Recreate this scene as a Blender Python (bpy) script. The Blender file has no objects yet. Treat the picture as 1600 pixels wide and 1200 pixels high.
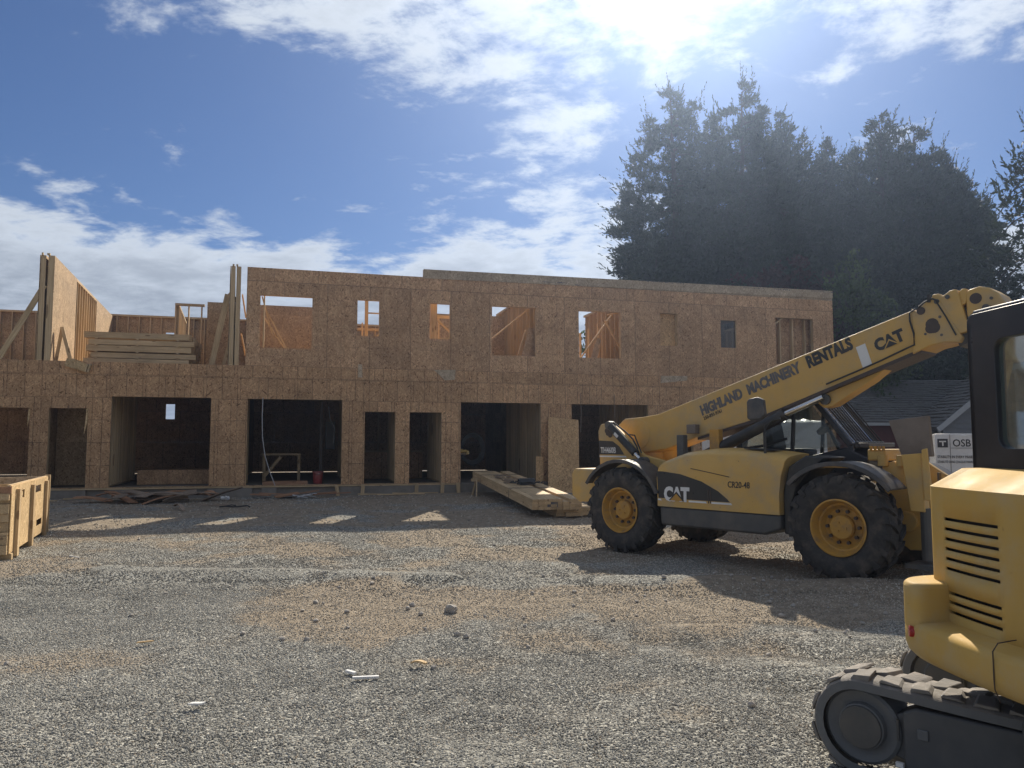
import bpy, bmesh, math, random
import numpy as np
from mathutils import Vector, Matrix, Euler

random.seed(11); rng = np.random.default_rng(11)
SC = bpy.context.scene
COL = SC.collection
R = math.radians
PI = math.pi

# ------------------------------------------------------------------ camera
EYE = 1.65
cam_d = bpy.data.cameras.new('camera'); cam = bpy.data.objects.new('camera', cam_d); COL.objects.link(cam)
cam.location = (0, 0, EYE); cam.rotation_euler = (R(90 + 4.42), 0, 0)
cam_d.sensor_width = 36; cam_d.lens = 36 * 1190 / 1600; cam_d.clip_start = 0.05; cam_d.clip_end = 6000
SC.camera = cam

# ------------------------------------------------------------------ light and exposure
SUN_AZ, SUN_EL = R(13.5), R(38.0)          # azimuth clockwise from +Y, elevation
SUN_DIR = Vector((math.sin(SUN_AZ) * math.cos(SUN_EL), math.cos(SUN_AZ) * math.cos(SUN_EL), math.sin(SUN_EL)))
sun_d = bpy.data.lights.new('sun', 'SUN'); sun_d.energy = 4.5; sun_d.angle = R(0.53); sun_d.color = (1, 0.90, 0.75)
sun = bpy.data.objects.new('sun', sun_d); COL.objects.link(sun)
sun.rotation_euler = (-SUN_DIR).to_track_quat('-Z', 'Y').to_euler(); sun.location = (10, 40, 40)
SC.view_settings.view_transform = 'Standard'; SC.view_settings.look = 'None'
SC.view_settings.exposure = 0.62; SC.view_settings.gamma = 1; SC.view_settings.use_curve_mapping = False

world = bpy.data.worlds.new('World'); SC.world = world; world.use_nodes = True
NT = world.node_tree; NT.nodes.clear()


class NB:
    """small helper for wiring nodes"""
    def __init__(s, nt): s.nt = nt
    def n(s, typ, **kw):
        nd = s.nt.nodes.new(typ)
        for k, v in kw.items(): setattr(nd, k, v)
        return nd
    def _in(s, sock, v):
        if hasattr(v, 'is_output') or isinstance(v, bpy.types.NodeSocket): s.nt.links.new(v, sock)
        elif v is not None: sock.default_value = v
    def math(s, op, a, b=None, c=None, clamp=False):
        nd = s.n('ShaderNodeMath', operation=op, use_clamp=clamp)
        s._in(nd.inputs[0], a)
        if b is not None: s._in(nd.inputs[1], b)
        if c is not None: s._in(nd.inputs[2], c)
        return nd.outputs[0]
    def vmath(s, op, a, b=None):
        nd = s.n('ShaderNodeVectorMath', operation=op)
        s._in(nd.inputs[0], a)
        if b is not None: s._in(nd.inputs[1], b)
        return nd.outputs['Value'] if op in ('DOT_PRODUCT', 'LENGTH') else nd.outputs['Vector']
    def noise(s, vec, scale, detail=4, rough=.55, dist=0):
        nd = s.n('ShaderNodeTexNoise')
        if vec is not None: s.nt.links.new(vec, nd.inputs['Vector'])
        nd.inputs['Scale'].default_value = scale; nd.inputs['Detail'].default_value = detail
        nd.inputs['Roughness'].default_value = rough; nd.inputs['Distortion'].default_value = dist
        return nd
    def voronoi(s, vec, scale, feature='F1'):
        nd = s.n('ShaderNodeTexVoronoi', feature=feature)
        if vec is not None: s.nt.links.new(vec, nd.inputs['Vector'])
        nd.inputs['Scale'].default_value = scale
        return nd
    def ramp(s, fac, stops, interp='LINEAR'):
        nd = s.n('ShaderNodeValToRGB'); cr = nd.color_ramp; cr.interpolation = interp
        while len(cr.elements) < len(stops): cr.elements.new(0.5)
        for e, (p, c) in zip(cr.elements, stops):
            e.position = p
            e.color = (c, c, c, 1) if isinstance(c, (int, float)) else (*c[:3], 1)
        s._in(nd.inputs[0], fac)
        return nd.outputs[0]
    def mix(s, fac, a, b, mode='MIX'):
        nd = s.n('ShaderNodeMix', data_type='RGBA', blend_type=mode)
        s._in(nd.inputs[0], fac)
        for sock, v in ((nd.inputs[6], a), (nd.inputs[7], b)):
            if isinstance(v, (tuple, list)): sock.default_value = (*v[:3], 1)
            else: s._in(sock, v)
        return nd.outputs[2]
    def mapping(s, vec, rot=(0, 0, 0), scale=(1, 1, 1), loc=(0, 0, 0), first='SCALE'):
        nd = s.n('ShaderNodeMapping', vector_type='POINT' if first == 'SCALE' else 'TEXTURE')
        if first != 'SCALE': scale = tuple(1 / v for v in scale)
        s.nt.links.new(vec, nd.inputs[0])
        nd.inputs['Rotation'].default_value = rot; nd.inputs['Scale'].default_value = scale; nd.inputs['Location'].default_value = loc
        return nd.outputs[0]
    def smooth(s, v, a, b):
        nd = s.n('ShaderNodeMapRange', interpolation_type='SMOOTHSTEP')
        s._in(nd.inputs[0], v); nd.inputs[1].default_value = a; nd.inputs[2].default_value = b
        return nd.outputs[0]


def build_world():
    b = NB(NT)
    sky = b.n('ShaderNodeTexSky', sky_type='NISHITA', sun_disc=False)
    sky.sun_elevation = SUN_EL; sky.sun_rotation = SUN_AZ
    sky.altitude = 50; sky.air_density = 1.0; sky.dust_density = 0.25; sky.ozone_density = 1.8
    d = b.vmath('NORMALIZE', b.n('ShaderNodeTexCoord').outputs['Generated'])
    sep = b.n('ShaderNodeSeparateXYZ'); NT.links.new(d, sep.inputs[0])
    x, y, z = sep.outputs
    zc = b.math('ADD', b.math('MAXIMUM', z, 0.0), 0.14)
    cmb = b.n('ShaderNodeCombineXYZ')
    b._in(cmb.inputs[0], b.math('DIVIDE', x, zc)); b._in(cmb.inputs[1], b.math('DIVIDE', y, zc)); cmb.inputs[2].default_value = 3.7
    p = cmb.outputs[0]
    big = b.noise(p, 0.85, 3, .5).outputs[0]
    fine = b.noise(b.mapping(p, scale=(1.0, 1.15, 1), rot=(0, 0, .35)), 4.2, 10, .63, .18).outputs[0]
    dens = b.math('ADD', b.math('MULTIPLY', big, .50), b.math('MULTIPLY', fine, .80))
    # how much cloud there is at each height above the horizon, all the way round
    cov = b.ramp(z, [(0.0, .82), (.205, .80), (.26, .55), (.33, .43), (.44, .44), (.52, .53), (.62, .56), (1, .52)])
    dens = b.math('ADD', dens, b.math('SUBTRACT', cov, .5))
    def bank(az, el, k, amt):
        c = Vector((math.sin(R(az)) * math.cos(R(el)), math.cos(R(az)) * math.cos(R(el)), math.sin(R(el))))
        q = b.vmath('DOT_PRODUCT', d, tuple(c))
        return b.math('MULTIPLY', b.math('EXPONENT', b.math('MULTIPLY', b.math('SUBTRACT', q, 1.0), k)), amt)
    for az, el, k, amt in [(-8, 32, 70, .12), (-20, 31, 90, .06), (0, 17, 160, .05), (28, 29, 160, .12), (7, 31, 70, .05), (-30, 28, 90, -.10), (-12, 24, 60, -.10), (-30, 20, 200, .05), (-22, 33, 200, .06), (1, 21, 200, .06), (9, 33, 200, .06), (-12, 20, 200, -.04)]:
        dens = b.math('ADD', dens, bank(az, el, k, amt))
    alpha = b.smooth(dens, .63, .80)
    thick = b.smooth(dens, .74, 1.02)
    sunq = b.math('MAXIMUM', b.vmath('DOT_PRODUCT', d, tuple(SUN_DIR)), 0.0)
    glow1 = b.math('POWER', sunq, 40.0); glow2 = b.math('POWER', sunq, 9.0)
    lit = b.math('ADD', b.math('MULTIPLY', glow2, .03), b.math('MULTIPLY', glow1, .08))
    low = b.smooth(z, .12, .27)
    core = b.mix(low, (.225, .25, .285), (.40, .435, .48))
    rim = b.mix(low, (.36, .395, .44), (.50, .54, .585))
    cl = b.mix(thick, rim, core)
    cl = b.mix(1.0, cl, b.mix(b.math('MULTIPLY', fine, .55), (1.12, 1.12, 1.12), (.5, .5, .5)), 'MULTIPLY')
    gl = b.n('ShaderNodeVectorMath', operation='SCALE'); gl.inputs[0].default_value = (1.0, .98, .94); b._in(gl.inputs['Scale'], lit)
    cl10 = b.vmath('MULTIPLY', b.mix(1.0, cl, gl.outputs[0], 'ADD'), (10, 10, 10))
    skyc = b.vmath('MULTIPLY', sky.outputs[0], (.25, .322, .445))
    glow10 = b.vmath('MULTIPLY', gl.outputs[0], (5.5, 5.5, 5.5))
    out = b.mix(b.math('MULTIPLY', alpha, .9), b.vmath('ADD', skyc, glow10), cl10)
    bg = b.n('ShaderNodeBackground'); bg.inputs['Strength'].default_value = 0.1
    NT.links.new(out, bg.inputs['Color'])
    wo = b.n('ShaderNodeOutputWorld'); NT.links.new(bg.outputs[0], wo.inputs['Surface'])
build_world()

# ------------------------------------------------------------------ mesh helper
class MB:
    def __init__(s): s.v = []; s.f = []; s.m = []; s.cur = 0
    def add(s, vs, fs):
        o = len(s.v); s.v.extend([tuple(map(float, q)) for q in vs])
        for f in fs: s.f.append(tuple(i + o for i in f)); s.m.append(s.cur)
        return s
    def box(s, x0, x1, y0, y1, z0, z1):
        return s.add([(x0, y0, z0), (x1, y0, z0), (x1, y1, z0), (x0, y1, z0), (x0, y0, z1), (x1, y0, z1), (x1, y1, z1), (x0, y1, z1)],
                     [(3, 2, 1, 0), (4, 5, 6, 7), (0, 1, 5, 4), (1, 2, 6, 5), (2, 3, 7, 6), (3, 0, 4, 7)])
    def obox(s, c, X, Y, Z):
        c, X, Y, Z = Vector(c), Vector(X), Vector(Y), Vector(Z)
        vs = [c + X * a + Y * b + Z * d for d in (-1, 1) for a, b in ((-1, -1), (1, -1), (1, 1), (-1, 1))]
        return s.add(vs, [(3, 2, 1, 0), (4, 5, 6, 7), (0, 1, 5, 4), (1, 2, 6, 5), (2, 3, 7, 6), (3, 0, 4, 7)])
    def beam(s, p, q, w, h, up=(0, 0, 1)):
        p, q = Vector(p), Vector(q); d = (q - p); L = d.length; d.normalize()
        u = Vector(up); X = d.cross(u)
        if X.length < 1e-4: X = d.cross(Vector((1, 0, 0)))
        X.normalize(); Z = X.cross(d)
        return s.obox((p + q) / 2, X * w / 2, d * L / 2, Z * h / 2)
    def prism(s, poly, fn, d0, d1):
        """poly: list of (a,b); fn(a,b,d) -> xyz; extrude from d0 to d1"""
        n = len(poly)
        vs = [fn(a, b, d0) for a, b in poly] + [fn(a, b, d1) for a, b in poly]
        fs = [tuple(range(n))[::-1], tuple(range(n, 2 * n))] + [(i, (i + 1) % n, n + (i + 1) % n, n + i) for i in range(n)]
        return s.add(vs, fs)
    def side(s, poly, y0, y1): return s.prism(poly, lambda a, b, d: (a, d, b), y0, y1)
    def plan(s, poly, z0, z1): return s.prism(poly, lambda a, b, d: (a, b, d), z0, z1)
    def cyl(s, p, q, r, n=16, r2=None):
        p, q = Vector(p), Vector(q); d = (q - p).normalized()
        X = d.cross(Vector((0, 0, 1)))
        if X.length < 1e-3: X = Vector((1, 0, 0))
        X.normalize(); Y = d.cross(X); r2 = r if r2 is None else r2
        vs = [p + (X * math.cos(2 * PI * i / n) + Y * math.sin(2 * PI * i / n)) * r for i in range(n)] + \
             [q + (X * math.cos(2 * PI * i / n) + Y * math.sin(2 * PI * i / n)) * r2 for i in range(n)]
        return s.add(vs, [tuple(range(n))[::-1], tuple(range(n, 2 * n))] + [(i, (i + 1) % n, n + (i + 1) % n, n + i) for i in range(n)])
    def tube(s, pts, r, n=8):
        pts = [Vector(p) for p in pts]; vs = []; fs = []
        for k, p in enumerate(pts):
            d = (pts[min(k + 1, len(pts) - 1)] - pts[max(k - 1, 0)]).normalized()
            X = d.cross(Vector((.13, .21, .97))).normalized(); Y = d.cross(X)
            rr = r[k] if isinstance(r, (list, tuple)) else r
            vs += [p + (X * math.cos(2 * PI * i / n) + Y * math.sin(2 * PI * i / n)) * rr for i in range(n)]
        for k in range(len(pts) - 1):
            for i in range(n):
                a = k * n + i; b = k * n + (i + 1) % n
                fs.append((a, b, b + n, a + n))
        fs += [tuple(range(n))[::-1], tuple(range((len(pts) - 1) * n, len(pts) * n))]
        return s.add(vs, fs)
    def lathe(s, prof, c=(0, 0, 0), n=40, closed=False):
        """prof: (r, y) rings round the local y axis"""
        vs = []; fs = []; cx, cy, cz = c
        for r, y in prof:
            vs += [(cx + r * math.cos(2 * PI * i / n), cy + y, cz + r * math.sin(2 * PI * i / n)) for i in range(n)]
        m = len(prof)
        for k in range(m if closed else m - 1):
            for i in range(n):
                a = k * n + i; b = k * n + (i + 1) % n; k2 = ((k + 1) % m) * n
                fs.append((a, b, k2 + (i + 1) % n, k2 + i))
        return s.add(vs, fs)
    def grid(s, P):
        """P[i][j] -> xyz"""
        n, m = len(P), len(P[0]); vs = [P[i][j] for i in range(n) for j in range(m)]
        return s.add(vs, [(i * m + j, i * m + j + 1, (i + 1) * m + j + 1, (i + 1) * m + j) for i in range(n - 1) for j in range(m - 1)])
    def mesh(s, name, mats, smooth=False):
        me = bpy.data.meshes.new(name); me.from_pydata(s.v, [], s.f)
        for m in (mats if isinstance(mats, (list, tuple)) else [mats]): me.materials.append(m)
        if any(s.m): me.polygons.foreach_set('material_index', s.m)
        bm = bmesh.new(); bm.from_mesh(me); bmesh.ops.recalc_face_normals(bm, faces=bm.faces); bm.to_mesh(me); bm.free()
        if smooth: me.polygons.foreach_set('use_smooth', [True] * len(me.polygons))
        me.update(); return me
    def build(s, name, mats, parent=None, bevel=0, smooth=False, loc=(0, 0, 0), rot=(0, 0, 0), seg=2, angle=35):
        me = s.mesh(name, mats, smooth or bevel > 0)
        o = link(name, me, parent, loc, rot)
        if bevel:
            md = o.modifiers.new('edge', 'BEVEL'); md.width = bevel; md.segments = seg; md.limit_method = 'ANGLE'; md.angle_limit = R(40)
        if smooth or bevel:
            soften(me, angle)
        return o

def soften(me, angle=35):
    me.set_sharp_from_angle(angle=R(angle))

def link(name, me, parent=None, loc=(0, 0, 0), rot=(0, 0, 0)):
    o = bpy.data.objects.new(name, me); COL.objects.link(o)
    o.location = loc; o.rotation_euler = rot
    if parent is not None: o.parent = parent
    return o

def tag(o, label=None, cat=None, group=None, kind=None):
    if label: o['label'] = label
    if cat: o['category'] = cat
    if group: o['group'] = group
    if kind: o['kind'] = kind
    return o

def thing(name, label, cat, loc=(0, 0, 0), rotz=0, group=None, rot=None):
    o = bpy.data.objects.new(name, None); COL.objects.link(o); o.empty_display_size = .3
    o.location = loc; o.rotation_euler = rot if rot else (0, 0, rotz)
    return tag(o, label, cat, group)

def copy_tree(o, parent=None):
    c = o.copy(); COL.objects.link(c); c.parent = parent
    for ch in list(o.children): copy_tree(ch, c)
    return c

# ------------------------------------------------------------------ materials
def new_mat(name):
    m = bpy.data.materials.new(name); m.use_nodes = True; nt = m.node_tree; b = NB(nt)
    return m, b, nt.nodes['Principled BSDF']

def mat(name, col, rough=.6, metal=0, var=.12, scale=6, bump=0, bscale=40, dirt=None, dirt_amt=.4, dscale=2.2, spec=.5, coat=0, rust=None):
    m, b, p = new_mat(name); nt = b.nt
    tc = b.n('ShaderNodeTexCoord').outputs['Object']
    n1 = b.noise(tc, scale, 5).outputs[0]
    lo = tuple(c * (1 - var) for c in col); hi = tuple(min(1, c * (1 + var)) for c in col)
    c = b.mix(n1, lo, hi)
    if dirt:
        f = b.math('MULTIPLY', b.smooth(b.noise(tc, dscale, 7, .65).outputs[0], .42, .72), dirt_amt)
        c = b.mix(f, c, dirt)
    if rust:
        f2 = b.smooth(b.noise(tc, 14, 8, .7).outputs[0], .66, .72)
        c = b.mix(b.math('MULTIPLY', f2, .8), c, rust)
    nt.links.new(c, p.inputs['Base Color'])
    rr = b.math('ADD', b.math('MULTIPLY', b.math('SUBTRACT', b.noise(tc, scale * 2.3, 5).outputs[0], .5), .35), rough, clamp=True)
    nt.links.new(rr, p.inputs['Roughness'])
    p.inputs['Metallic'].default_value = metal; p.inputs['Specular IOR Level'].default_value = spec
    if coat: p.inputs['Coat Weight'].default_value = coat; p.inputs['Coat Roughness'].default_value = .15
    if bump:
        bp = b.n('ShaderNodeBump'); bp.inputs['Strength'].default_value = bump; bp.inputs['Distance'].default_value = .01
        nt.links.new(b.noise(tc, bscale, 5).outputs[0], bp.inputs['Height']); nt.links.new(bp.outputs[0], p.inputs['Normal'])
    return m

def osb_mat(name, dark, mid, light, lines=True, rough=.75, tone=1.0, print_amt=1.0):
    """oriented strand board: flakes lying in several directions, printed grid lines"""
    m, b, p = new_mat(name); nt = b.nt
    tc = b.n('ShaderNodeTexCoord').outputs['Object']
    info = b.n('ShaderNodeObjectInfo').outputs['Random']
    off = b.n('ShaderNodeCombineXYZ'); b._in(off.inputs[0], b.math('MULTIPLY', info, 37)); b._in(off.inputs[2], b.math('MULTIPLY', info, 91))
    q = b.vmath('ADD', tc, off.outputs[0])
    cols = []
    for a, s1, s2 in ((1.35, 9, 44), (.75, 8.5, 40), (1.8, 9.5, 46), (2.5, 8, 38)):
        v = b.voronoi(b.mapping(q, rot=(0, a, 0), scale=(s1, 10, s2), first='ROTATE'), 1.0)
        sp = b.n('ShaderNodeSeparateColor'); nt.links.new(v.outputs['Color'], sp.inputs[0]); cols.append(sp.outputs[0])
    sel = b.noise(q, 13, 2).outputs[0]; sel2 = b.noise(b.mapping(q, loc=(9, 3, 5)), 11, 2).outputs[0]
    h1 = b.mix(b.smooth(sel, .46, .54), cols[0], cols[1]); h2 = b.mix(b.smooth(sel, .46, .54), cols[2], cols[3])
    h = b.mix(b.smooth(sel2, .46, .54), h1, h2)
    c = b.ramp(h, [(0, dark), (.14, mid), (.85, light), (1, tuple(min(1, k * 1.25) for k in light))])
    stain = b.noise(q, 1.3, 6, .6).outputs[0]
    c = b.mix(1.0, c, b.ramp(stain, [(.25, .72 * tone), (.75, 1.18 * tone)]), 'MULTIPLY')
    sh = b.math('ADD', b.math('MULTIPLY', info, .24), .86)
    c = b.mix(1.0, c, b.n('ShaderNodeCombineColor').outputs[0], 'MIX') if False else b.vmath('MULTIPLY', c, _vec3(b, sh))
    if lines:
        sp = b.n('ShaderNodeSeparateXYZ'); nt.links.new(tc, sp.inputs[0])
        ls = None; seam = None
        wob = b.math('MULTIPLY', b.math('SUBTRACT', b.noise(tc, 2.0, 1).outputs[0], .5), .01)
        for ax, step in ((0, .4064), (0, .4877), (2, .6096), (0, 1.2192), (2, 2.438)):
            k = b.math('FRACT', b.math('DIVIDE', b.math('ADD', b.math('ADD', sp.outputs[ax], .012), wob), step))
            l = b.math('LESS_THAN', b.math('MULTIPLY', k, step), .017 if step < 1 else .026)
            if step > 1: seam = l if seam is None else b.math('MAXIMUM', seam, l)
            else: ls = l if ls is None else b.math('MAXIMUM', ls, l)
        fade = b.math('MULTIPLY', ls, b.ramp(b.noise(q, 3, 2).outputs[0], [(.35, .15 * print_amt), (.62, .7 * print_amt)]))
        fade = b.math('MAXIMUM', fade, b.math('MULTIPLY', seam, .38))
        c = b.mix(fade, c, (.055, .035, .022))
    nt.links.new(c, p.inputs['Base Color']); p.inputs['Roughness'].default_value = rough; p.inputs['Specular IOR Level'].default_value = .25
    bp = b.n('ShaderNodeBump'); bp.inputs['Strength'].default_value = .35; bp.inputs['Distance'].default_value = .004
    nt.links.new(h, bp.inputs['Height']); nt.links.new(bp.outputs[0], p.inputs['Normal'])
    return m

def _vec3(b, v):
    c = b.n('ShaderNodeCombineXYZ')
    for i in range(3): b._in(c.inputs[i], v)
    return c.outputs[0]

def wood_mat(name, c0, c1, axis=2, rough=.7, stretch=18, knots=True):
    """sawn lumber, grain along the given local axis, a tone of its own for every board"""
    m, b, p = new_mat(name); nt = b.nt
    tc = b.n('ShaderNodeTexCoord').outputs['Object']; info = b.n('ShaderNodeObjectInfo').outputs['Random']
    q = b.vmath('ADD', tc, _vec3(b, b.math('MULTIPLY', info, 53)))
    sc = [stretch] * 3; sc[axis] = .7
    g = b.noise(b.mapping(q, scale=tuple(sc)), 3.0, 6, .6, .6).outputs[0]
    c = b.mix(b.smooth(g, .3, .72), c0, c1)
    c = b.vmath('MULTIPLY', c, _vec3(b, b.math('ADD', b.math('MULTIPLY', info, .24), .86)))
    st = b.noise(q, 1.1, 5).outputs[0]
    c = b.mix(1.0, c, b.ramp(st, [(.3, .78), (.7, 1.12)]), 'MULTIPLY')
    if knots:
        sc2 = [5] * 3; sc2[axis] = 1.6
        k = b.voronoi(b.mapping(q, scale=tuple(sc2)), 1.0).outputs['Distance']
        c = b.mix(b.math('MULTIPLY', b.math('LESS_THAN', k, .12), .6), c, (.12, .06, .025))
    nt.links.new(c, p.inputs['Base Color']); p.inputs['Roughness'].default_value = rough; p.inputs['Specular IOR Level'].default_value = .3
    bp = b.n('ShaderNodeBump'); bp.inputs['Strength'].default_value = .2; bp.inputs['Distance'].default_value = .003
    nt.links.new(g, bp.inputs['Height']); nt.links.new(bp.outputs[0], p.inputs['Normal'])
    return m

M = {}
M['osb'] = osb_mat('strand_board', (.16, .085, .038), (.44, .248, .122), (.63, .40, .215))
M['osb_plain'] = osb_mat('strand_board_faint_lines', (.17, .09, .042), (.43, .245, .125), (.62, .40, .225), print_amt=.35)
M['osb_inner'] = osb_mat('strand_board_inner', (.19, .115, .06), (.37, .25, .14), (.54, .39, .235), lines=False)
M['osb_sheet'] = osb_mat('strand_board_loose_sheet', (.22, .11, .045), (.48, .28, .125), (.70, .46, .23), lines=False, tone=1.08)
M['osb_pale'] = osb_mat('strand_board_pale', (.30, .19, .09), (.50, .34, .17), (.66, .48, .26), lines=False)
M['osb_weathered'] = osb_mat('strand_board_weathered', (.25, .18, .11), (.39, .30, .20), (.53, .42, .29), lines=False)
M['wood_z'] = wood_mat('sawn_lumber_upright', (.47, .325, .175), (.67, .505, .295), 2)
M['wood_x'] = wood_mat('sawn_lumber_lengthwise', (.47, .325, .175), (.67, .505, .295), 0)
M['wood_y'] = wood_mat('sawn_lumber_crosswise', (.48, .335, .18), (.68, .515, .30), 1)
M['wood_red'] = wood_mat('reddish_lumber', (.30, .15, .08), (.44, .25, .14), 0)
M['wood_grey'] = wood_mat('weathered_scrap', (.20, .15, .11), (.34, .26, .19), 0)
M['end'] = mat('board_end_grain', (.40, .27, .15), .85, var=.25, scale=30, bump=.3)
M['concrete'] = mat('concrete', (.25, .22, .18), .9, var=.2, scale=5, bump=.3, dirt=(.16, .13, .10), dirt_amt=.6)
M['yellow'] = mat('machine_yellow', (.60, .37, .095), .52, var=.14, scale=3, dirt=(.42, .32, .18), dirt_amt=.8, dscale=1.8, bump=.04, bscale=90, rust=(.12, .06, .03))
M['yellow_clean'] = mat('excavator_yellow', (.54, .35, .105), .6, var=.09, scale=2.5, dirt=(.48, .38, .22), dirt_amt=.75, dscale=3.2, bump=.03, bscale=70, spec=.06, rust=(.30, .19, .07))
M['rim'] = mat('rim_yellow', (.50, .27, .045), .6, var=.15, scale=9, dirt=(.20, .14, .09), dirt_amt=.65, dscale=7)
M['tyre'] = mat('tyre_rubber', (.035, .033, .031), .8, var=.25, scale=12, bump=.3, bscale=60, dirt=(.16, .13, .10), dirt_amt=.55, dscale=5)
M['black'] = mat('black_paint', (.018, .018, .018), .45, var=.2, scale=5, dirt=(.12, .10, .08), dirt_amt=.3, dscale=3)
M['plastic'] = mat('dark_grey_plastic', (.05, .05, .052), .42, var=.15, scale=6, dirt=(.18, .15, .12), dirt_amt=.45, dscale=4)
M['skid'] = mat('dark_grey_steel', (.075, .075, .072), .55, var=.2, scale=5, dirt=(.18, .15, .12), dirt_amt=.5)
M['decal'] = mat('decal_black', (.02, .02, .02), .35, var=.1, scale=8, dirt=(.16, .12, .08), dirt_amt=.25)
M['decal_grey'] = mat('decal_worn', (.10, .10, .11), .5, var=.4, scale=14, dirt=(.30, .22, .12), dirt_amt=.5, dscale=12)
M['white'] = mat('white_decal', (.72, .72, .70), .5, var=.06, scale=6, dirt=(.4, .35, .28), dirt_amt=.3)
M['chrome'] = mat('chrome_rod', (.6, .6, .6), .22, metal=1, var=.1)
M['hose'] = mat('hose_rubber', (.02, .02, .02), .55)
M['dust'] = mat('dusty_rubber', (.19, .175, .155), .9, var=.3, scale=10, bump=.4, bscale=45, dirt=(.36, .32, .28), dirt_amt=.9, dscale=4)
M['track_side'] = mat('track_rubber', (.125, .129, .13), .7, var=.2, scale=8, bump=.2, dirt=(.17, .16, .15), dirt_amt=.6, dscale=3)
M['track_frame'] = mat('track_frame', (.08, .082, .084), .6, var=.2, scale=6, dirt=(.14, .13, .12), dirt_amt=.6)
M['cab_black'] = mat('cab_black', (.016, .018, .024), .35, var=.12, scale=3, dirt=(.09, .085, .08), dirt_amt=.25)
M['red'] = mat('red_reflector', (.35, .02, .02), .25, var=.1)
M['grease'] = mat('dark_grease', (.06, .04, .03), .5, var=.3, scale=20)
M['grey_steel'] = mat('worn_brown_steel', (.20, .165, .135), .75, var=.22, scale=5, bump=.15, dirt=(.11, .08, .06), dirt_amt=.5)
M['rock'] = mat('rock', (.36, .33, .29), .9, var=.25, scale=9, bump=.5, bscale=25)
M['seat'] = mat('seat_vinyl', (.04, .04, .045), .6)
M['film'] = mat('white_wrap', (.62, .63, .63), .3, var=.08, scale=5, bump=.5, bscale=9)
M['print'] = mat('print_black', (.03, .03, .035), .5, var=.1)

def glass_mat(name, col, alpha=.25, rough=.05, refl=1.25):
    m, b, p = new_mat(name); nt = b.nt
    p.inputs['Base Color'].default_value = (*col, 1); p.inputs['Roughness'].default_value = rough
    tr = b.n('ShaderNodeBsdfTransparent'); tr.inputs[0].default_value = (*[min(1, c * .4 + .6) for c in col], 1)
    mx = b.n('ShaderNodeMixShader')
    fr = b.n('ShaderNodeFresnel'); fr.inputs[0].default_value = 1.5
    gl = b.n('ShaderNodeBsdfGlossy'); gl.inputs['Roughness'].default_value = rough
    film = b.n('ShaderNodeMixShader'); film.inputs[0].default_value = alpha
    nt.links.new(tr.outputs[0], film.inputs[1]); nt.links.new(p.outputs[0], film.inputs[2])
    nt.links.new(b.math('MULTIPLY', fr.outputs[0], refl, clamp=True), mx.inputs[0])
    nt.links.new(film.outputs[0], mx.inputs[1]); nt.links.new(gl.outputs[0], mx.inputs[2])
    nt.links.new(mx.outputs[0], nt.nodes['Material Output'].inputs[0])
    return m
M['glass'] = glass_mat('cab_glass', (.22, .30, .28), .14)
M['green_glass'] = glass_mat('greenish_cab_glass', (.30, .42, .38), .22, .03, .35)
M['sheen_glass'] = glass_mat('windshield_painted_sheen', (.55, .56, .58), .38, .1, 1.2)  # pale grey film colour stands in for sky reflected in the windshield
M['window_glass'] = glass_mat('window_glass', (.05, .06, .06), .03)
M['wrap_clear'] = glass_mat('clear_wrap', (.75, .75, .72), .45, .2)

def leaf_mat(name, dark, light, trans=.35):
    m, b, p = new_mat(name); nt = b.nt
    at = b.n('ShaderNodeAttribute', attribute_name='tint').outputs['Fac']
    c = b.mix(at, dark, light)
    nt.links.new(c, p.inputs['Base Color']); p.inputs['Roughness'].default_value = .6; p.inputs['Specular IOR Level'].default_value = .3
    t = b.n('ShaderNodeBsdfTranslucent'); nt.links.new(c, t.inputs[0])
    mx = b.n('ShaderNodeMixShader'); mx.inputs[0].default_value = trans
    nt.links.new(p.outputs[0], mx.inputs[1]); nt.links.new(t.outputs[0], mx.inputs[2])
    nt.links.new(mx.outputs[0], nt.nodes['Material Output'].inputs[0])
    return m
M['needle'] = leaf_mat('conifer_spray', (.022, .035, .022), (.046, .067, .036), .16)
M['purple'] = leaf_mat('purple_leaf', (.045, .018, .022), (.10, .045, .045), .3)
M['leaf'] = leaf_mat('green_leaf', (.045, .075, .025), (.12, .17, .055), .35)
M['bark'] = mat('bark', (.045, .037, .03), .9, var=.3, scale=12, bump=.6, bscale=20)
# ------------------------------------------------------------------ ground
def vnoise(x, y, seed, cell):
    r = np.random.default_rng(seed); T = r.random((256, 256))
    gx, gy = x / cell + 1000, y / cell + 1000
    ix, iy = np.floor(gx).astype(int), np.floor(gy).astype(int); fx, fy = gx - ix, gy - iy
    fx = fx * fx * (3 - 2 * fx); fy = fy * fy * (3 - 2 * fy)
    a = T[ix % 256, iy % 256]; b_ = T[(ix + 1) % 256, iy % 256]; c = T[ix % 256, (iy + 1) % 256]; d = T[(ix + 1) % 256, (iy + 1) % 256]
    return (a * (1 - fx) + b_ * fx) * (1 - fy) + (c * (1 - fx) + d * fx) * fy
def fbm(x, y, seed, cell, octs=4):
    s = 0; a = 1; t = 0
    for k in range(octs): s = s + a * vnoise(x, y, seed + k, cell / 2 ** k); t += a; a *= .5
    return s / t
FA = R(15.5); FW = np.array([math.cos(FA), math.sin(FA)]); FN = np.array([-math.sin(FA), math.cos(FA)])
def sstep(v, a, b_):
    t = np.clip((v - a) / (b_ - a), 0, 1); return t * t * (3 - 2 * t)
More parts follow.
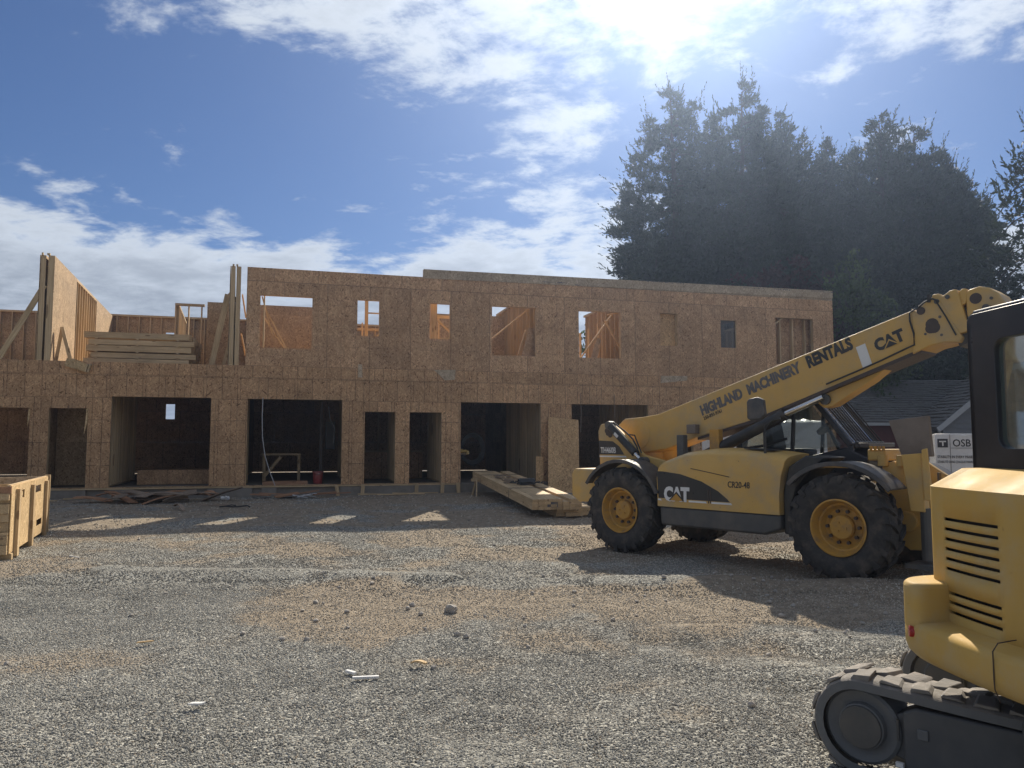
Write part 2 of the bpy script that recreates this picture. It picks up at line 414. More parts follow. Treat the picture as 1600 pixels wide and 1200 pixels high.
def height(x, y):
    x = np.asarray(x, float); y = np.asarray(y, float)
    dist = -(x * FN[0] + (y - 23.5) * FN[1])          # metres in front of the facade
    z = .17 * sstep(dist, 9.0, 1.5)
    near = sstep(np.hypot(x, y), 60, 30)
    z = z + near * ((fbm(x, y, 3, 2.6, 4) - .5) * .10 + (fbm(x, y, 20, .5, 3) - .5) * .035)
    # wheel ruts left by the machines
    rut = np.sin((x * .35 + y * .94) * 5.2 + 2.2 * fbm(x, y, 40, 3.0, 3))
    z = z + near * .028 * rut * sstep(fbm(x, y, 50, 2.2, 2), .45, .6) * sstep(y, 11.5, 8)
    # churned ridge across the yard
    z = z + near * .10 * np.exp(-((y - 9.4 + .12 * x) / .35) ** 2) * sstep(fbm(x, y, 61, 1.6, 3), .42, .62)
    z = np.where(dist < -.15, np.minimum(z, .10), z)
    return z - .02
def dirt_mask(x, y):
    n = fbm(x, y, 70, 1.7, 5); n2 = fbm(x, y, 90, .6, 4)
    d = 1.05 * np.exp(-((y - 8.3 + .05 * x) / 1.15) ** 2) * sstep(x, -5.5, -1.0)
    d = np.maximum(d, .95 * np.exp(-(((x + 3.6) / 1.3) ** 2 + ((y - 5.9) / .95) ** 2)))
    d = np.maximum(d, .75 * np.exp(-(((x + 1.7) / .55) ** 2 + ((y - 4.75) / .35) ** 2)))
    d = np.maximum(d, .8 * np.exp(-(((x + 2.6) / 1.1) ** 2 + ((y - 8.3) / .55) ** 2)))
    d = np.maximum(d, .95 * sstep(x, 1.5, 3.0) * sstep(y, 6.2, 7.5))
    d = np.maximum(d, .95 * sstep(y, 13.0, 16.0))
    d = np.maximum(d, .60 * sstep(y, 8.6, 10.0) + .12 * sstep(x, -1, 2))
    d = np.maximum(d, .45 * sstep(x, .5, 3.0) * sstep(y, 4.8, 6.6))
    return np.clip(sstep(d + (n - .5) * 1.9 + (n2 - .5) * 1.3, .15, 1.15), 0, 1)

def ground_mat():
    m, b, p = new_mat('gravel_and_dirt'); nt = b.nt
    geo = b.n('ShaderNodeNewGeometry').outputs['Position']
    dirt = b.n('ShaderNodeAttribute', attribute_name='dirt').outputs['Fac']
    v = b.voronoi(b.mapping(geo, scale=(1, 1, .3)), 58)
    sp = b.n('ShaderNodeSeparateColor'); nt.links.new(v.outputs['Color'], sp.inputs[0])
    big = b.noise(geo, .55, 6, .6).outputs[0]
    stone = b.ramp(sp.outputs[0], [(0, (.10, .099, .09)), (.5, (.27, .265, .238)), (.85, (.42, .41, .36)), (1, (.58, .56, .49))])
    stone = b.mix(1.0, stone, b.ramp(big, [(.3, .8), (.7, 1.18)]), 'MULTIPLY')
    dn = b.noise(geo, 7, 8, .7).outputs[0]
    earth = b.ramp(dn, [(.3, (.20, .162, .12)), (.55, (.335, .277, .205)), (.75, (.47, .40, .31))])
    f = b.math('ADD', dirt, b.math('MULTIPLY', b.math('SUBTRACT', b.noise(geo, 16, 4).outputs[0], .5), .5), clamp=True)
    c = b.mix(b.smooth(f, .2, .7), stone, earth)
    nt.links.new(c, p.inputs['Base Color']); p.inputs['Roughness'].default_value = .92; p.inputs['Specular IOR Level'].default_value = .2
    h = b.math('ADD', b.math('MULTIPLY', v.outputs['Distance'], -1.0), b.math('MULTIPLY', b.noise(geo, 30, 6, .7).outputs[0], 1.3))
    bp = b.n('ShaderNodeBump'); bp.inputs['Strength'].default_value = .9; bp.inputs['Distance'].default_value = .022
    nt.links.new(h, bp.inputs['Height']); nt.links.new(bp.outputs[0], p.inputs['Normal'])
    return m
M['ground'] = ground_mat()

def sheet(xs, ys, name, zf=height):
    X, Y = np.meshgrid(xs, ys); Z = zf(X, Y); n = X.size
    me = bpy.data.meshes.new(name)
    co = np.stack([X.ravel(), Y.ravel(), Z.ravel()], 1)
    nx, ny = len(xs), len(ys)
    i, j = np.meshgrid(np.arange(nx - 1), np.arange(ny - 1)); a = (j * nx + i).ravel()
    fs = np.stack([a, a + 1, a + 1 + nx, a + nx], 1)
    me.vertices.add(n); me.vertices.foreach_set('co', co.ravel())
    me.loops.add(fs.size); me.loops.foreach_set('vertex_index', fs.ravel())
    me.polygons.add(len(fs)); me.polygons.foreach_set('loop_start', np.arange(0, fs.size, 4)); me.polygons.foreach_set('loop_total', np.full(len(fs), 4))
    me.update(calc_edges=True); me.polygons.foreach_set('use_smooth', [True] * len(fs))
    return me, co

far = [30, 45, 80, 160, 400, 600]
xs = np.concatenate([-np.array(far[::-1], float), np.arange(-18, 16.01, .085), np.array([18, 22] + far, float)])
ys = np.concatenate([np.array([-600, -120, -40, -12, -4, 0.]), np.arange(1.5, 24, .075), np.arange(24, 34, .5), np.array([36, 40, 50, 80, 160, 400, 600.])])
gm, gco = sheet(xs, ys, 'ground')
at = gm.attributes.new('dirt', 'FLOAT', 'POINT'); at.data.foreach_set('value', dirt_mask(gco[:, 0], gco[:, 1]))
gm.materials.append(M['ground'])
ground = tag(link('ground', gm), kind='structure', label='gravel yard with brown dirt patches and wheel marks')

def stone_mat():
    m, b, p = new_mat('crushed_stone'); nt = b.nt
    r = b.n('ShaderNodeObjectInfo').outputs['Random']
    c = b.ramp(r, [(0, (.16, .157, .142)), (.35, (.255, .25, .225)), (.7, (.37, .362, .322)), (.9, (.49, .475, .415)), (1, (.44, .35, .25))])
    dd = b.n('ShaderNodeAttribute', attribute_type='INSTANCER', attribute_name='dirt').outputs['Fac']
    c = b.mix(b.math('MULTIPLY', dd, .72), c, b.ramp(r, [(0, (.19, .157, .118)), (.6, (.35, .30, .23)), (1, (.50, .44, .35))]))
    c = b.vmath('MULTIPLY', c, _vec3(b, b.n('ShaderNodeAttribute', attribute_type='INSTANCER', attribute_name='lum').outputs['Fac']))
    nt.links.new(c, p.inputs['Base Color']); p.inputs['Roughness'].default_value = .85; p.inputs['Specular IOR Level'].default_value = .3
    return m
M['stone'] = stone_mat()

def scatter(name, x0, x1, y0, y1, dmax, smin, smax, keep_dirt, seed, step=.16):
    xs = np.arange(x0, x1, step); ys = np.arange(y0, y1, step)
    me, co = sheet(xs, ys, name)
    x, y = co[:, 0], co[:, 1]
    d = dmax * (1 - (1 - keep_dirt) * dirt_mask(x, y)) * (.55 + .9 * fbm(x, y, seed, .8, 3))
    d = d * (np.abs(x) < .72 * y + .6)                   # only where the yard is looked at
    d = d * sstep(y, y0, y0 + .3) * sstep(y, y1, y1 - 1.0)
    a = me.attributes.new('dens', 'FLOAT', 'POINT'); a.data.foreach_set('value', d)
    a = me.attributes.new('dirt', 'FLOAT', 'POINT'); a.data.foreach_set('value', np.clip(.12 + dirt_mask(x, y) + .25 * sstep(y, 7, 11), 0, 1))
    ca, sa = math.cos(.42), math.sin(.42); lum = .62 + .42 * fbm((x * ca + y * sa) / 5, (y * ca - x * sa) / .7, 140, 1.0, 3) + .36 * fbm(x, y, 160, 1.4, 4)
    a = me.attributes.new('lum', 'FLOAT', 'POINT'); a.data.foreach_set('value', lum)
    o = tag(link(name, me), kind='stuff', label='loose crushed gravel lying over the yard')
    ng = bpy.data.node_groups.new(name, 'GeometryNodeTree')
    ng.interface.new_socket('Geometry', in_out='INPUT', socket_type='NodeSocketGeometry')
    ng.interface.new_socket('Geometry', in_out='OUTPUT', socket_type='NodeSocketGeometry')
    N = ng.nodes; L = ng.links
    gi = N.new('NodeGroupInput'); go = N.new('NodeGroupOutput')
    ds = N.new('GeometryNodeDistributePointsOnFaces'); ds.distribute_method = 'RANDOM'; ds.inputs['Seed'].default_value = seed
    na = N.new('GeometryNodeInputNamedAttribute'); na.data_type = 'FLOAT'; na.inputs[0].default_value = 'dens'
    L.new(gi.outputs[0], ds.inputs['Mesh']); L.new(na.outputs[0], ds.inputs['Density'])
    ico = N.new('GeometryNodeMeshIcoSphere'); ico.inputs['Radius'].default_value = 1; ico.inputs['Subdivisions'].default_value = 1
    sm = N.new('GeometryNodeSetMaterial'); sm.inputs['Material'].default_value = M['stone']; L.new(ico.outputs[0], sm.inputs[0])
    ip = N.new('GeometryNodeInstanceOnPoints'); L.new(ds.outputs['Points'], ip.inputs['Points']); L.new(sm.outputs[0], ip.inputs['Instance'])
    rr = N.new('FunctionNodeRandomValue'); rr.data_type = 'FLOAT_VECTOR'; rr.inputs[0].default_value = (0, 0, 0); rr.inputs[1].default_value = (6.28, 6.28, 6.28)
    rs = N.new('FunctionNodeRandomValue'); rs.data_type = 'FLOAT_VECTOR'; rs.inputs[0].default_value = smin; rs.inputs[1].default_value = smax
    rs.inputs['Seed'].default_value = 5
    L.new(rr.outputs[0], ip.inputs['Rotation']); L.new(rs.outputs[0], ip.inputs['Scale'])
    L.new(ip.outputs[0], go.inputs[0])
    md = o.modifiers.new('scatter', 'NODES'); md.node_group = ng
    return o
scatter('gravel', -7, 6, 3.3, 9.2, 4300, (.004, .004, .003), (.0112, .0104, .0078), .34, 5)
scatter('gravel', -12, 9, 8.2, 15.5, 1050, (.006, .006, .0045), (.0165, .0155, .011), .40, 9, .25)
scatter('gravel', -14, 8, 14.5, 22.5, 60, (.012, .012, .008), (.034, .03, .02), .5, 13, .4)
# ------------------------------------------------------------------ the timber-frame building
B0 = (0, 23.5, 0)
BLD = thing('timber_frame_building', 'unfinished two storey timber frame building sheathed in brown strand board', 'building', B0, FA)
SILL, HEAD, FLOOR, TOP = .46, 2.90, 3.83, 6.66

def holed_panel(w, h, holes, t):
    """a sheet w x h x t (x, z, y) with rectangular holes"""
    xs = sorted({0, w, *[min(max(v, 0), w) for hl in holes for v in hl[:2]]}); zs = sorted({0, h, *[min(max(v, 0), h) for hl in holes for v in hl[2:]]})
    nx, nz = len(xs) - 1, len(zs) - 1
    full = [[not any(hl[0] - 1e-6 <= (xs[i] + xs[i + 1]) / 2 <= hl[1] and hl[2] <= (zs[k] + zs[k + 1]) / 2 <= hl[3] for hl in holes) for k in range(nz)] for i in range(nx)]
    seen = set(); out = []
    for si in range(nx):
        for sk in range(nz):
            if not full[si][sk] or (si, sk) in seen: continue
            comp = set(); todo = [(si, sk)]
            while todo:
                c = todo.pop()
                if c in comp: continue
                comp.add(c)
                for di, dk in ((1, 0), (-1, 0), (0, 1), (0, -1)):
                    i, k = c[0] + di, c[1] + dk
                    if 0 <= i < nx and 0 <= k < nz and full[i][k]: todo.append((i, k))
            seen |= comp
            m = MB(); V = {}
            def vid(i, k, s):
                if (i, k, s) not in V: V[(i, k, s)] = len(m.v); m.v.append((xs[i], t * s, zs[k]))
                return V[(i, k, s)]
            def q(*a): m.f.append(tuple(vid(*c) for c in a)); m.m.append(0)
            for i, k in comp:
                q((i, k, 0), (i + 1, k, 0), (i + 1, k + 1, 0), (i, k + 1, 0)); q((i, k, 1), (i, k + 1, 1), (i + 1, k + 1, 1), (i + 1, k, 1))
                if (i - 1, k) not in comp: q((i, k, 0), (i, k + 1, 0), (i, k + 1, 1), (i, k, 1))
                if (i + 1, k) not in comp: q((i + 1, k, 0), (i + 1, k, 1), (i + 1, k + 1, 1), (i + 1, k + 1, 0))
                if (i, k - 1) not in comp: q((i, k, 0), (i, k, 1), (i + 1, k, 1), (i + 1, k, 0))
                if (i, k + 1) not in comp: q((i, k + 1, 0), (i + 1, k + 1, 0), (i + 1, k + 1, 1), (i, k + 1, 1))
            out.append(m)
    return out

def sheathe(parent, u0, u1, rows, holes, material, y=0.0, t=.012, name='osb_panel', jitter=.003):
    """sheets of strand board in rows; every sheet is an object of its own, cut round the openings"""
    for z0, z1, w, off in rows:
        u = u0 - off
        while u < u1 - .02:
            a, b_ = max(u, u0), min(u + w, u1); u += w
            if b_ - a < .05: continue
            g = .0004; ww, hh = b_ - a - 2 * g, z1 - z0 - 2 * g
            hs = []
            for h in holes:
                if h[1] > a and h[0] < b_ and h[3] > z0 and h[2] < z1:
                    hs.append((h[0] - a - g, h[1] - a - g, h[2] - z0 - g, h[3] - z0 - g))
            yj = y - random.random() * jitter
            for m in holed_panel(ww, hh, hs, t): m.build(name, material, parent, loc=(a + g, yj, z0 + g))

OPEN_LOW = [(-15.2, -13.13, SILL, 2.57), (-12.69, -11.76, SILL, 2.57), (-11.2, -8.69, SILL, 2.90), (-7.73, -5.12, SILL, 2.89), (-4.47, -3.58, SILL, 2.56),
            (-3.16, -2.2, SILL, 2.56), (-1.61, .93, .3, 2.88), (1.95, 4.60, SILL, 2.87), (5.3, 6.2, SILL, 2.56), (6.6, 7.5, SILL, 2.56), (8.2, 10.8, SILL, 2.88)]
OPEN_UP = [(-7.46, -6.02, 4.35, 5.87), (-4.73, -4.09, 4.80, 5.87), (-2.58, -1.95, 4.79, 5.87), (-.64, .79, 4.35, 5.88), (2.21, 3.66, 4.36, 5.87),
           (5.06, 5.68, 4.84, 5.92), (7.30, 7.88, 4.85, 5.78), (9.42, 10.93, 4.36, 5.97)]
U0, U1 = -19.5, 11.76

# lower front wall: its plates and sill are the wall, sheets and studs hang on it
w = MB()
for a, b_ in ((U0, -1.63), (.95, U1)): w.box(a, b_, .004, .15, .40, SILL)
w.box(U0, U1, .016, .155, 3.40, 3.48)
LOWWALL = w.build('front_wall', M['wood_x'], BLD)
sheathe(LOWWALL, U0, U1, [(SILL - .02, 2.86, 1.2192, .45), (2.86, 3.49, 2.438, 1.1), (3.49, FLOOR, 2.438, .3)], OPEN_LOW, M['osb'])
S = MB().box(-.019, .019, 0, .14, 0, 1)
def stud_mesh(cache={}):
    if 'm' not in cache: cache['m'] = MB().box(-.019, .019, 0, .14, 0, 1).mesh('stud', M['wood_z'])
    return cache['m']
def stud(parent, u, v, z0, z1, rot=0, material=None):
    o = link('stud', stud_mesh(), parent, (u, v, z0), (0, 0, rot)); o.scale = (1, 1, z1 - z0); return o
def jambs(parent, holes, v=.016):
    for a, b_, z0, z1 in holes:
        if b_ < -15: continue
        for u in (a - .02, b_ + .02): stud(parent, u, v, z0 - (0 if z0 > 1 else .0), z1)
        MB().box(a - .04, b_ + .04, v, v + .14, 0, .038).build('header', M['wood_x'], parent, loc=(0, 0, z1 + .001))
        if z0 > 1: MB().box(a - .04, b_ + .04, v, v + .14, -.038, 0).build('window_sill', M['wood_x'], parent, loc=(0, 0, z0 - .001))
jambs(LOWWALL, OPEN_LOW)

w = MB()
w.box(-7.83, U1, .016, .155, FLOOR + .002, FLOOR + .04); w.box(-7.83, U1, .016, .155, TOP - .04, TOP)
UPWALL = w.build('upper_front_wall', M['wood_x'], BLD)
sheathe(UPWALL, -7.83, U1, [(FLOOR, 6.27, 1.2192, .2), (6.27, TOP, 2.438, 1.7)], OPEN_UP, M['osb_plain'])
jambs(UPWALL, OPEN_UP)
# paler band of board along the top, right of the step
w = MB().prism([(-2.78, 6.62), (11.77, 6.74), (11.77, 7.01), (-2.78, 6.90)], lambda a, b_, d: (a, d, b_), -.016, -.004)
w.prism([(-2.78, 6.66), (11.77, 6.66), (11.77, 7.005), (-2.78, 6.895)], lambda a, b_, d: (a, d, b_), .02, .15)
cap = w.build('parapet_strip', M['osb_weathered'], UPWALL)
# smudged stamps along the parapet strip
for u, z, l in ((1.0, 6.72, .9), (2.1, 6.68, .3), (4.6, 6.93, 1.4), (8.2, 6.93, .8), (9.4, 6.94, .7), (10.9, 6.95, .9)):
    m = MB()
    for k in range(int(l / .05)):
        hgt_ = random.uniform(.01, .035); m.box(u + k * .05, u + k * .05 + random.uniform(.02, .045), 0, .002, z + random.uniform(-.012, .012), z + hgt_)
    tag(m.build('stamp', M['decal_grey'], UPWALL, loc=(0, -.0195, 0)), kind='stuff')

# floor deck over the ground floor, slab and foundation
MB().box(U0, U1 - .02, .02, 10.5, 3.52, 3.80).build('floor_deck', M['osb_plain'], BLD)
MB().box(U0, U1, .16, 10.5, .1, .43).build('floor_slab', M['concrete'], BLD)
f = MB()
for a, b_ in ((U0, -11.75), (-11.2, -10.6), (-8.72, -7.55), (-7.3, -6.9), (-5.15, -1.66), (.95, U1)): f.box(a, b_, .02, .158, -.2, .395)
for a, b_ in ((-11.75, -11.2), (-10.6, -8.72), (-7.55, -7.3), (-6.9, -5.15), (-1.66, .95)): f.box(a, b_, .10, .158, -.2, .395)
f.build('foundation', M['concrete'], BLD)
# patch boards nailed over the floor line
for pts in ([(5.04, 3.60), (6.0, 3.70), (6.02, 3.86), (5.06, 3.84)], [(-4.68, 3.56), (-4.56, 3.56), (-4.57, 3.95), (-4.69, 3.95)], [(-2.45, 3.84), (-1.78, 3.86), (-1.80, 3.56), (-2.1, 3.53)]):
    MB().prism(pts, lambda a, b_, d: (a, d, b_), -.016, -.004).build('patch_board', M['osb_weathered'], LOWWALL)
# pale slivers by the left doors: bright strips of light put into colour
for u, z0, z1, x2 in ((-13.16, 2.05, 2.55, -.03), (-11.8, 1.85, 2.56, -.05)):
    MB().prism([(u, z1), (u + .03, z1), (u + .035, (z0 + z1) / 2), (u + .01 + x2, z0), (u - .01, (z0 + z1) / 2 + .1)], lambda a, b_, d: (a, d, b_), -.02, -.015).build('sliver', M['osb_pale'], LOWWALL)

def wall_along(u, v0, v1, z0, z1, skew=0, face=0, segs=(), name='party_wall', step=.406, thick=.14, mat_osb=None, y=0):
    """a wall running back from the facade: local x runs back. face: +1 sheets on its left-hand side, -1 on its right-hand side"""
    L = v1 - v0
    w = MB(); w.box(0, L, -thick / 2, thick / 2, z0, z0 + .038)
    W = w.build(name, M['wood_x'], BLD, loc=(u, v0, 0), rot=(0, 0, PI / 2 + R(skew)))
    MB().box(0, L, -thick / 2, thick / 2, z1 - .076, z1).build('top_plate', M['wood_x'], W)
    x = .02
    while x < L:
        o = stud(W, x, -.07 * thick / .14, z0 + .038, z1 - .076); o.scale = (1, thick / .14, z1 - z0 - .114); x += step
    for a, b_, f in segs:
        yy = thick / 2 + .014 if f > 0 else -thick / 2 - .002
        rows = [(z0, min(z0 + 1.22, z1), 2.438, 0), (min(z0 + 1.22, z1), min(z0 + 2.44, z1), 2.438, 1.2)] + ([(z0 + 2.44, z1, 2.438, 0)] if z1 > z0 + 2.5 else [])
        sheathe(W, a, b_, rows, [], mat_osb or M['osb_inner'], y=yy if f < 0 else yy, t=.012)
    return W
def wall_across(v, u0, u1, z0, z1, segs=None, studs=True, holes=(), name='cross_wall', mat_osb=None, front=True, step=.406):
    w = MB(); w.box(u0, u1, 0, .14, z0, z0 + .038)
    W = w.build(name, M['wood_x'], BLD, loc=(0, v, 0))
    MB().box(u0, u1, 0, .14, z1 - .076, z1).build('top_plate', M['wood_x'], W)
    if studs:
        u = u0 + .02
        while u < u1:
            if not any(h[0] < u < h[1] for h in holes): stud(W, u, 0, z0 + .038, z1 - .076)
            u += step
    for a, b_ in (segs or []):
        sheathe(W, a, b_, [(z0, z0 + 1.22, 2.438, .6), (z0 + 1.22, min(z1, z0 + 2.44), 2.438, 0)] + ([(z0 + 2.44, z1, 2.438, .9)] if z1 > z0 + 2.5 else []), list(holes), mat_osb or M['osb_inner'], y=-.002 if front else .144)
    return W

# ---- the open deck at the left: party walls, back wall, braces
SK = 4.5
wl = wall_along(-12.80, 0.02, 10.4, FLOOR, 6.66, SK, segs=[(0, 3.07, -1), (6.67, 10.3, -1)], thick=.15)
wl2 = wall_along(-12.99, 0.02, 10.4, FLOOR, 6.66, SK, segs=[(0, 10.3, 1)], thick=.12)
wm = wall_along(-8.06, 0.02, 10.4, FLOOR, 6.66, SK, segs=[(0, 10.3, -1)], thick=.12)
wm2 = wall_along(-8.21, 0.02, 10.4, FLOOR, 6.66, SK, segs=[(0, 10.3, 1)], thick=.12)
wall_along(-19.2, 0.02, 10.4, FLOOR, 6.66, SK, segs=[(0, 10.3, -1)], thick=.14)
MB().box(-.10, -.06, .0, .05, 0, .06).box(.03, .10, 0, .06, 0, .05).build('plate_end', M['wood_y'], BLD, loc=(-12.93, -.03, 6.66))
MB().box(-.08, -.03, .0, .05, 0, .05).box(.02, .07, 0, .06, 0, .05).build('plate_end', M['wood_y'], BLD, loc=(-8.15, -.03, 6.66))
wall_across(10.4, -19.5, 11.7, SILL, 3.5, segs=[(-19.5, 11.7)], holes=[(-11.5, -11.17, 2.6, 3.2)], name='back_wall', mat_osb=M['osb_plain'], studs=False, front=False)
wall_across(10.4, -19.5, 4.5, FLOOR, 6.75, segs=[(-19.5, 4.5)], holes=[(-11.6, -11.2, 5.0, 6.1)], name='upper_back_wall', front=False)
# stud frame and boarded wall half way back
wall_across(5.6, -10.55, -9.6, FLOOR, 6.48, name='stud_frame', step=.42)
wall_along(-10.5, 5.75, 10.2, FLOOR, 6.48, SK, name='stud_frame')
wall_across(6.0, -9.55, -8.5, FLOOR, 6.64, segs=[(-9.55, -8.5)], name='cross_wall')
def brace(p, q, w_=.038, h_=.14, material='wood_y', up=(0, 1, 0), parent=None):
    p, q = Vector(p), Vector(q); d = q - p; L = d.length
    o = MB().box(-w_ / 2, w_ / 2, 0, L, -h_ / 2, h_ / 2).build('brace', M[material], parent or BLD, loc=p)
    Y = d.normalized(); Z = Vector(up) - Y * Vector(up).dot(Y); Z.normalize(); X = Y.cross(Z)
    o.rotation_euler = Matrix((X, Y, Z)).transposed().to_euler(); return o
brace((-13.95, .05, FLOOR - .02), (-12.95, .05, 5.85), .14, .038)
brace((-8.80, .7, FLOOR - .02), (-8.38, .5, 5.93), .16, .038)
brace((-8.38, .5, 5.93), (-8.12, .5, 5.75), .14, .04)
brace((-8.5, .9, FLOOR), (-8.18, .6, 5.1), .10, .038)
brace((-12.72, .5, FLOOR), (-12.60, .5, 4.78), .09, .038)
brace((-12.60, .46, 4.80), (-12.36, .4, 3.95), .09, .038)
brace((-7.97, .35, 5.9), (-7.9, .9, 5.35), .04, .09)
brace((-7.97, .3, 4.75), (-7.86, 1.0, 4.1), .04, .09)

# ---- upper storey at the right: inner walls that show through the windows
wall_across(6.0, -7.95, -5.35, FLOOR, 6.62, segs=[(-7.95, -5.35)], name='cross_wall')
stud(UPWALL, -7.36, .2, FLOOR + .04, 6.6)
brace((-7.0, 1.0, 4.35), (-7.46, 1.0, 6.0)); brace((-6.74, 1.0, 4.4), (-7.42, 1.0, 5.42)); brace((-6.70, .9, 4.4), (-7.42, 1.0, 5.75), .038, .06)
for u, v, l in ((-6.55, .9, .4), (-6.4, 1.1, .3), (-6.2, .8, .25)):
    MB().box(0, l, 0, .12, 0, .05).build('offcut', M['wood_x'], UPWALL, loc=(u, v, 4.30), rot=(0, .1, .4))
MB().box(-7.2, -6.0, .5, 1.4, FLOOR, 4.30).build('board_pile', M['osb_plain'], UPWALL)
# window 2: post and rail with low walls beyond
MB().box(-4.40, -4.30, 1.4, 1.54, FLOOR, 6.2).build('post', M['wood_z'], UPWALL)
MB().box(-4.36, -3.7, 1.5, 1.54, 5.72, 5.76).build('rail', M['wood_x'], UPWALL)
stud(UPWALL, -4.48, 1.35, FLOOR, 5.4)
wall_across(2.6, -5.2, -3.3, FLOOR, 5.42, name='stud_frame')
wall_across(4.0, -5.3, -3.2, FLOOR, 5.36, segs=[(-5.3, -3.2)], name='cross_wall')
brace((-4.3, 1.2, 4.75), (-3.9, 1.2, 5.1))
# window 3
MB().box(-2.46, -2.27, .5, .9, FLOOR, 6.25).build('post', M['wood_z'], UPWALL)
brace((-2.35, 1.0, 5.68), (-1.65, 1.0, 5.05)); MB().box(-2.3, -1.4, 1.4, 1.44, 5.65, 5.75).build('rail', M['wood_x'], UPWALL)
stud(UPWALL, -2.05, 1.4, FLOOR, 5.65)
wall_across(3.0, -2.4, -1.0, FLOOR, 5.25, name='stud_frame')
# window 4: boarded wall behind, stud wall at its right, leaning sheet
wall_across(4.4, -1.6, 1.0, FLOOR, 6.32, segs=[(-1.6, 1.0)], name='cross_wall')
wall_along(.98, .25, 5.6, FLOOR, 6.6, 0, segs=[(0, 5.3, -1)], name='inner_wall')
brace((-.42, .9, 4.98), (.92, .9, 6.1), .04, .14); 
MB().prism([(.44, 4.30), (.80, 4.30), (1.08, 5.30), (.70, 5.32), (.64, 5.05)], lambda a, b_, d: (a, d, b_), .52, .56).build('leaning_sheet', M['osb_weathered'], UPWALL)
brace((.36, .85, 4.2), (.68, .8, 5.3), .04, .1)
# window 5: braces, stud wall at its right
wall_along(4.35, .3, 5.0, FLOOR, 6.6, 0, segs=[(0, 4.7, -1)], name='inner_wall')
brace((2.52, .95, 4.32), (3.86, .95, 6.1)); brace((3.44, .8, 5.72), (4.1, .8, 4.6), .038, .09); brace((3.5, .7, 5.9), (4.0, .7, 6.02), .04, .12)
for u in (2.40, 2.95, 3.3, 3.7, 3.9): stud(UPWALL, u, 1.6 + (u - 2.4) * .3, FLOOR, 5.6 if u < 2.5 else 5.15 + (u - 2.4) * .5)
MB().prism([(3.0, 4.3), (3.25, 4.3), (3.45, 5.1), (3.3, 5.2)], lambda a, b_, d: (a, d, b_), 1.15, 1.18).build('leaning_sheet', M['osb_weathered'], UPWALL)
# windows 6, 7 and 8
wall_across(.17, 4.6, 6.4, FLOOR, 6.6, segs=[(4.6, 6.4)], name='closet_wall', studs=False, mat_osb=M['osb_sheet'])
wall_across(2.4, 6.6, 8.9, FLOOR, 6.6, segs=[(6.6, 8.9)], name='cross_wall')
MB().box(7.3, 7.88, .05, .054, 4.85, 5.78).build('window_pane', M['window_glass'], UPWALL)
MB().box(6.6, 8.9, .16, 2.4, 6.05, 6.1).build('added_shade_board', M['osb_inner'], UPWALL)  # added over the open room to put the space behind the pane in shade
wall_across(.17, 9.2, 11.5, FLOOR, 6.6, name='stud_frame', step=.5)
wall_across(.33, 9.2, 11.5, FLOOR, 6.6, segs=[(9.2, 11.5)], name='closet_wall', studs=False, mat_osb=M['osb_plain'])
brace((9.42, .10, 5.72), (9.75, .10, 5.96), .04, .09)
wall_along(11.68, .16, 10.4, FLOOR, 6.6, 0, segs=[(0, 10.2, -1)], name='end_wall')
wall_along(11.68, .16, 10.4, SILL, 3.45, 0, segs=[(0, 10.2, -1)], name='end_wall')

# ---- ground floor partitions seen through the doorways
wall_along(-13.0, .2, 9.5, SILL, 3.5, 0, segs=[(0, 9.2, -1)], name='party_wall')
wall_across(1.5, -12.95, -11.5, SILL, 3.5, segs=[(-12.9, -11.5)], name='cross_wall', studs=False)
wall_along(-11.36, .2, 3.9, SILL, 3.5, 0, segs=[], name='party_wall', step=.3)
wall_along(-8.2, .2, 10.3, SILL, 3.5, 0, segs=[(0, 10, -1)], name='party_wall')
wall_along(-7.86, .2, 1.9, SILL, 3.5, 0, segs=[(0, 1.6, 1)], name='inner_wall')
wall_along(-4.9, .3, 6.0, SILL, 3.5, 0, segs=[(0, 5.6, -1)], name='party_wall')
wall_along(-3.45, .2, 2.8, SILL, 3.5, 0, segs=[(0, 2.6, -1)], name='inner_wall')
wall_across(3.0, -4.8, -2.3, SILL, 3.5, segs=[], name='stud_frame', step=.5)
MB().box(-4.8, -2.3, 2.95, 3.0, 1.34, 1.40).build('rail', M['wood_x'], LOWWALL)
MB().box(-4.8, -2.3, 3.0, 3.02, SILL, 1.33).build('low_panel', M['osb_plain'], LOWWALL)
wall_along(-2.12, .2, 2.9, SILL, 3.5, 0, segs=[(0, 2.6, -1)], name='inner_wall')
wall_along(1.08, .2, 4.6, SILL, 3.5, 0, segs=[], name='inner_wall', step=.3)
wall_along(1.7, .2, 10.3, SILL, 3.5, 0, segs=[(0, 10, 1)], name='party_wall')
wall_along(4.75, .2, 4.6, SILL, 3.5, 0, segs=[], name='inner_wall', step=.3)
# ------------------------------------------------------------------ trees
def quads_mesh(name, V, tint, mats, nper=4):
    """V: (n, nper, 3) leaf faces; tint: (n,)"""
    n = len(V); me = bpy.data.meshes.new(name)
    me.vertices.add(n * nper); me.vertices.foreach_set('co', V.reshape(-1).astype(np.float32))
    me.loops.add(n * nper); me.loops.foreach_set('vertex_index', np.arange(n * nper))
    me.polygons.add(n); me.polygons.foreach_set('loop_start', np.arange(0, n * nper, nper)); me.polygons.foreach_set('loop_total', np.full(n, nper))
    me.update(calc_edges=True)
    a = me.attributes.new('tint', 'FLOAT', 'FACE'); a.data.foreach_set('value', tint.astype(np.float32))
    me.materials.append(mats); return me

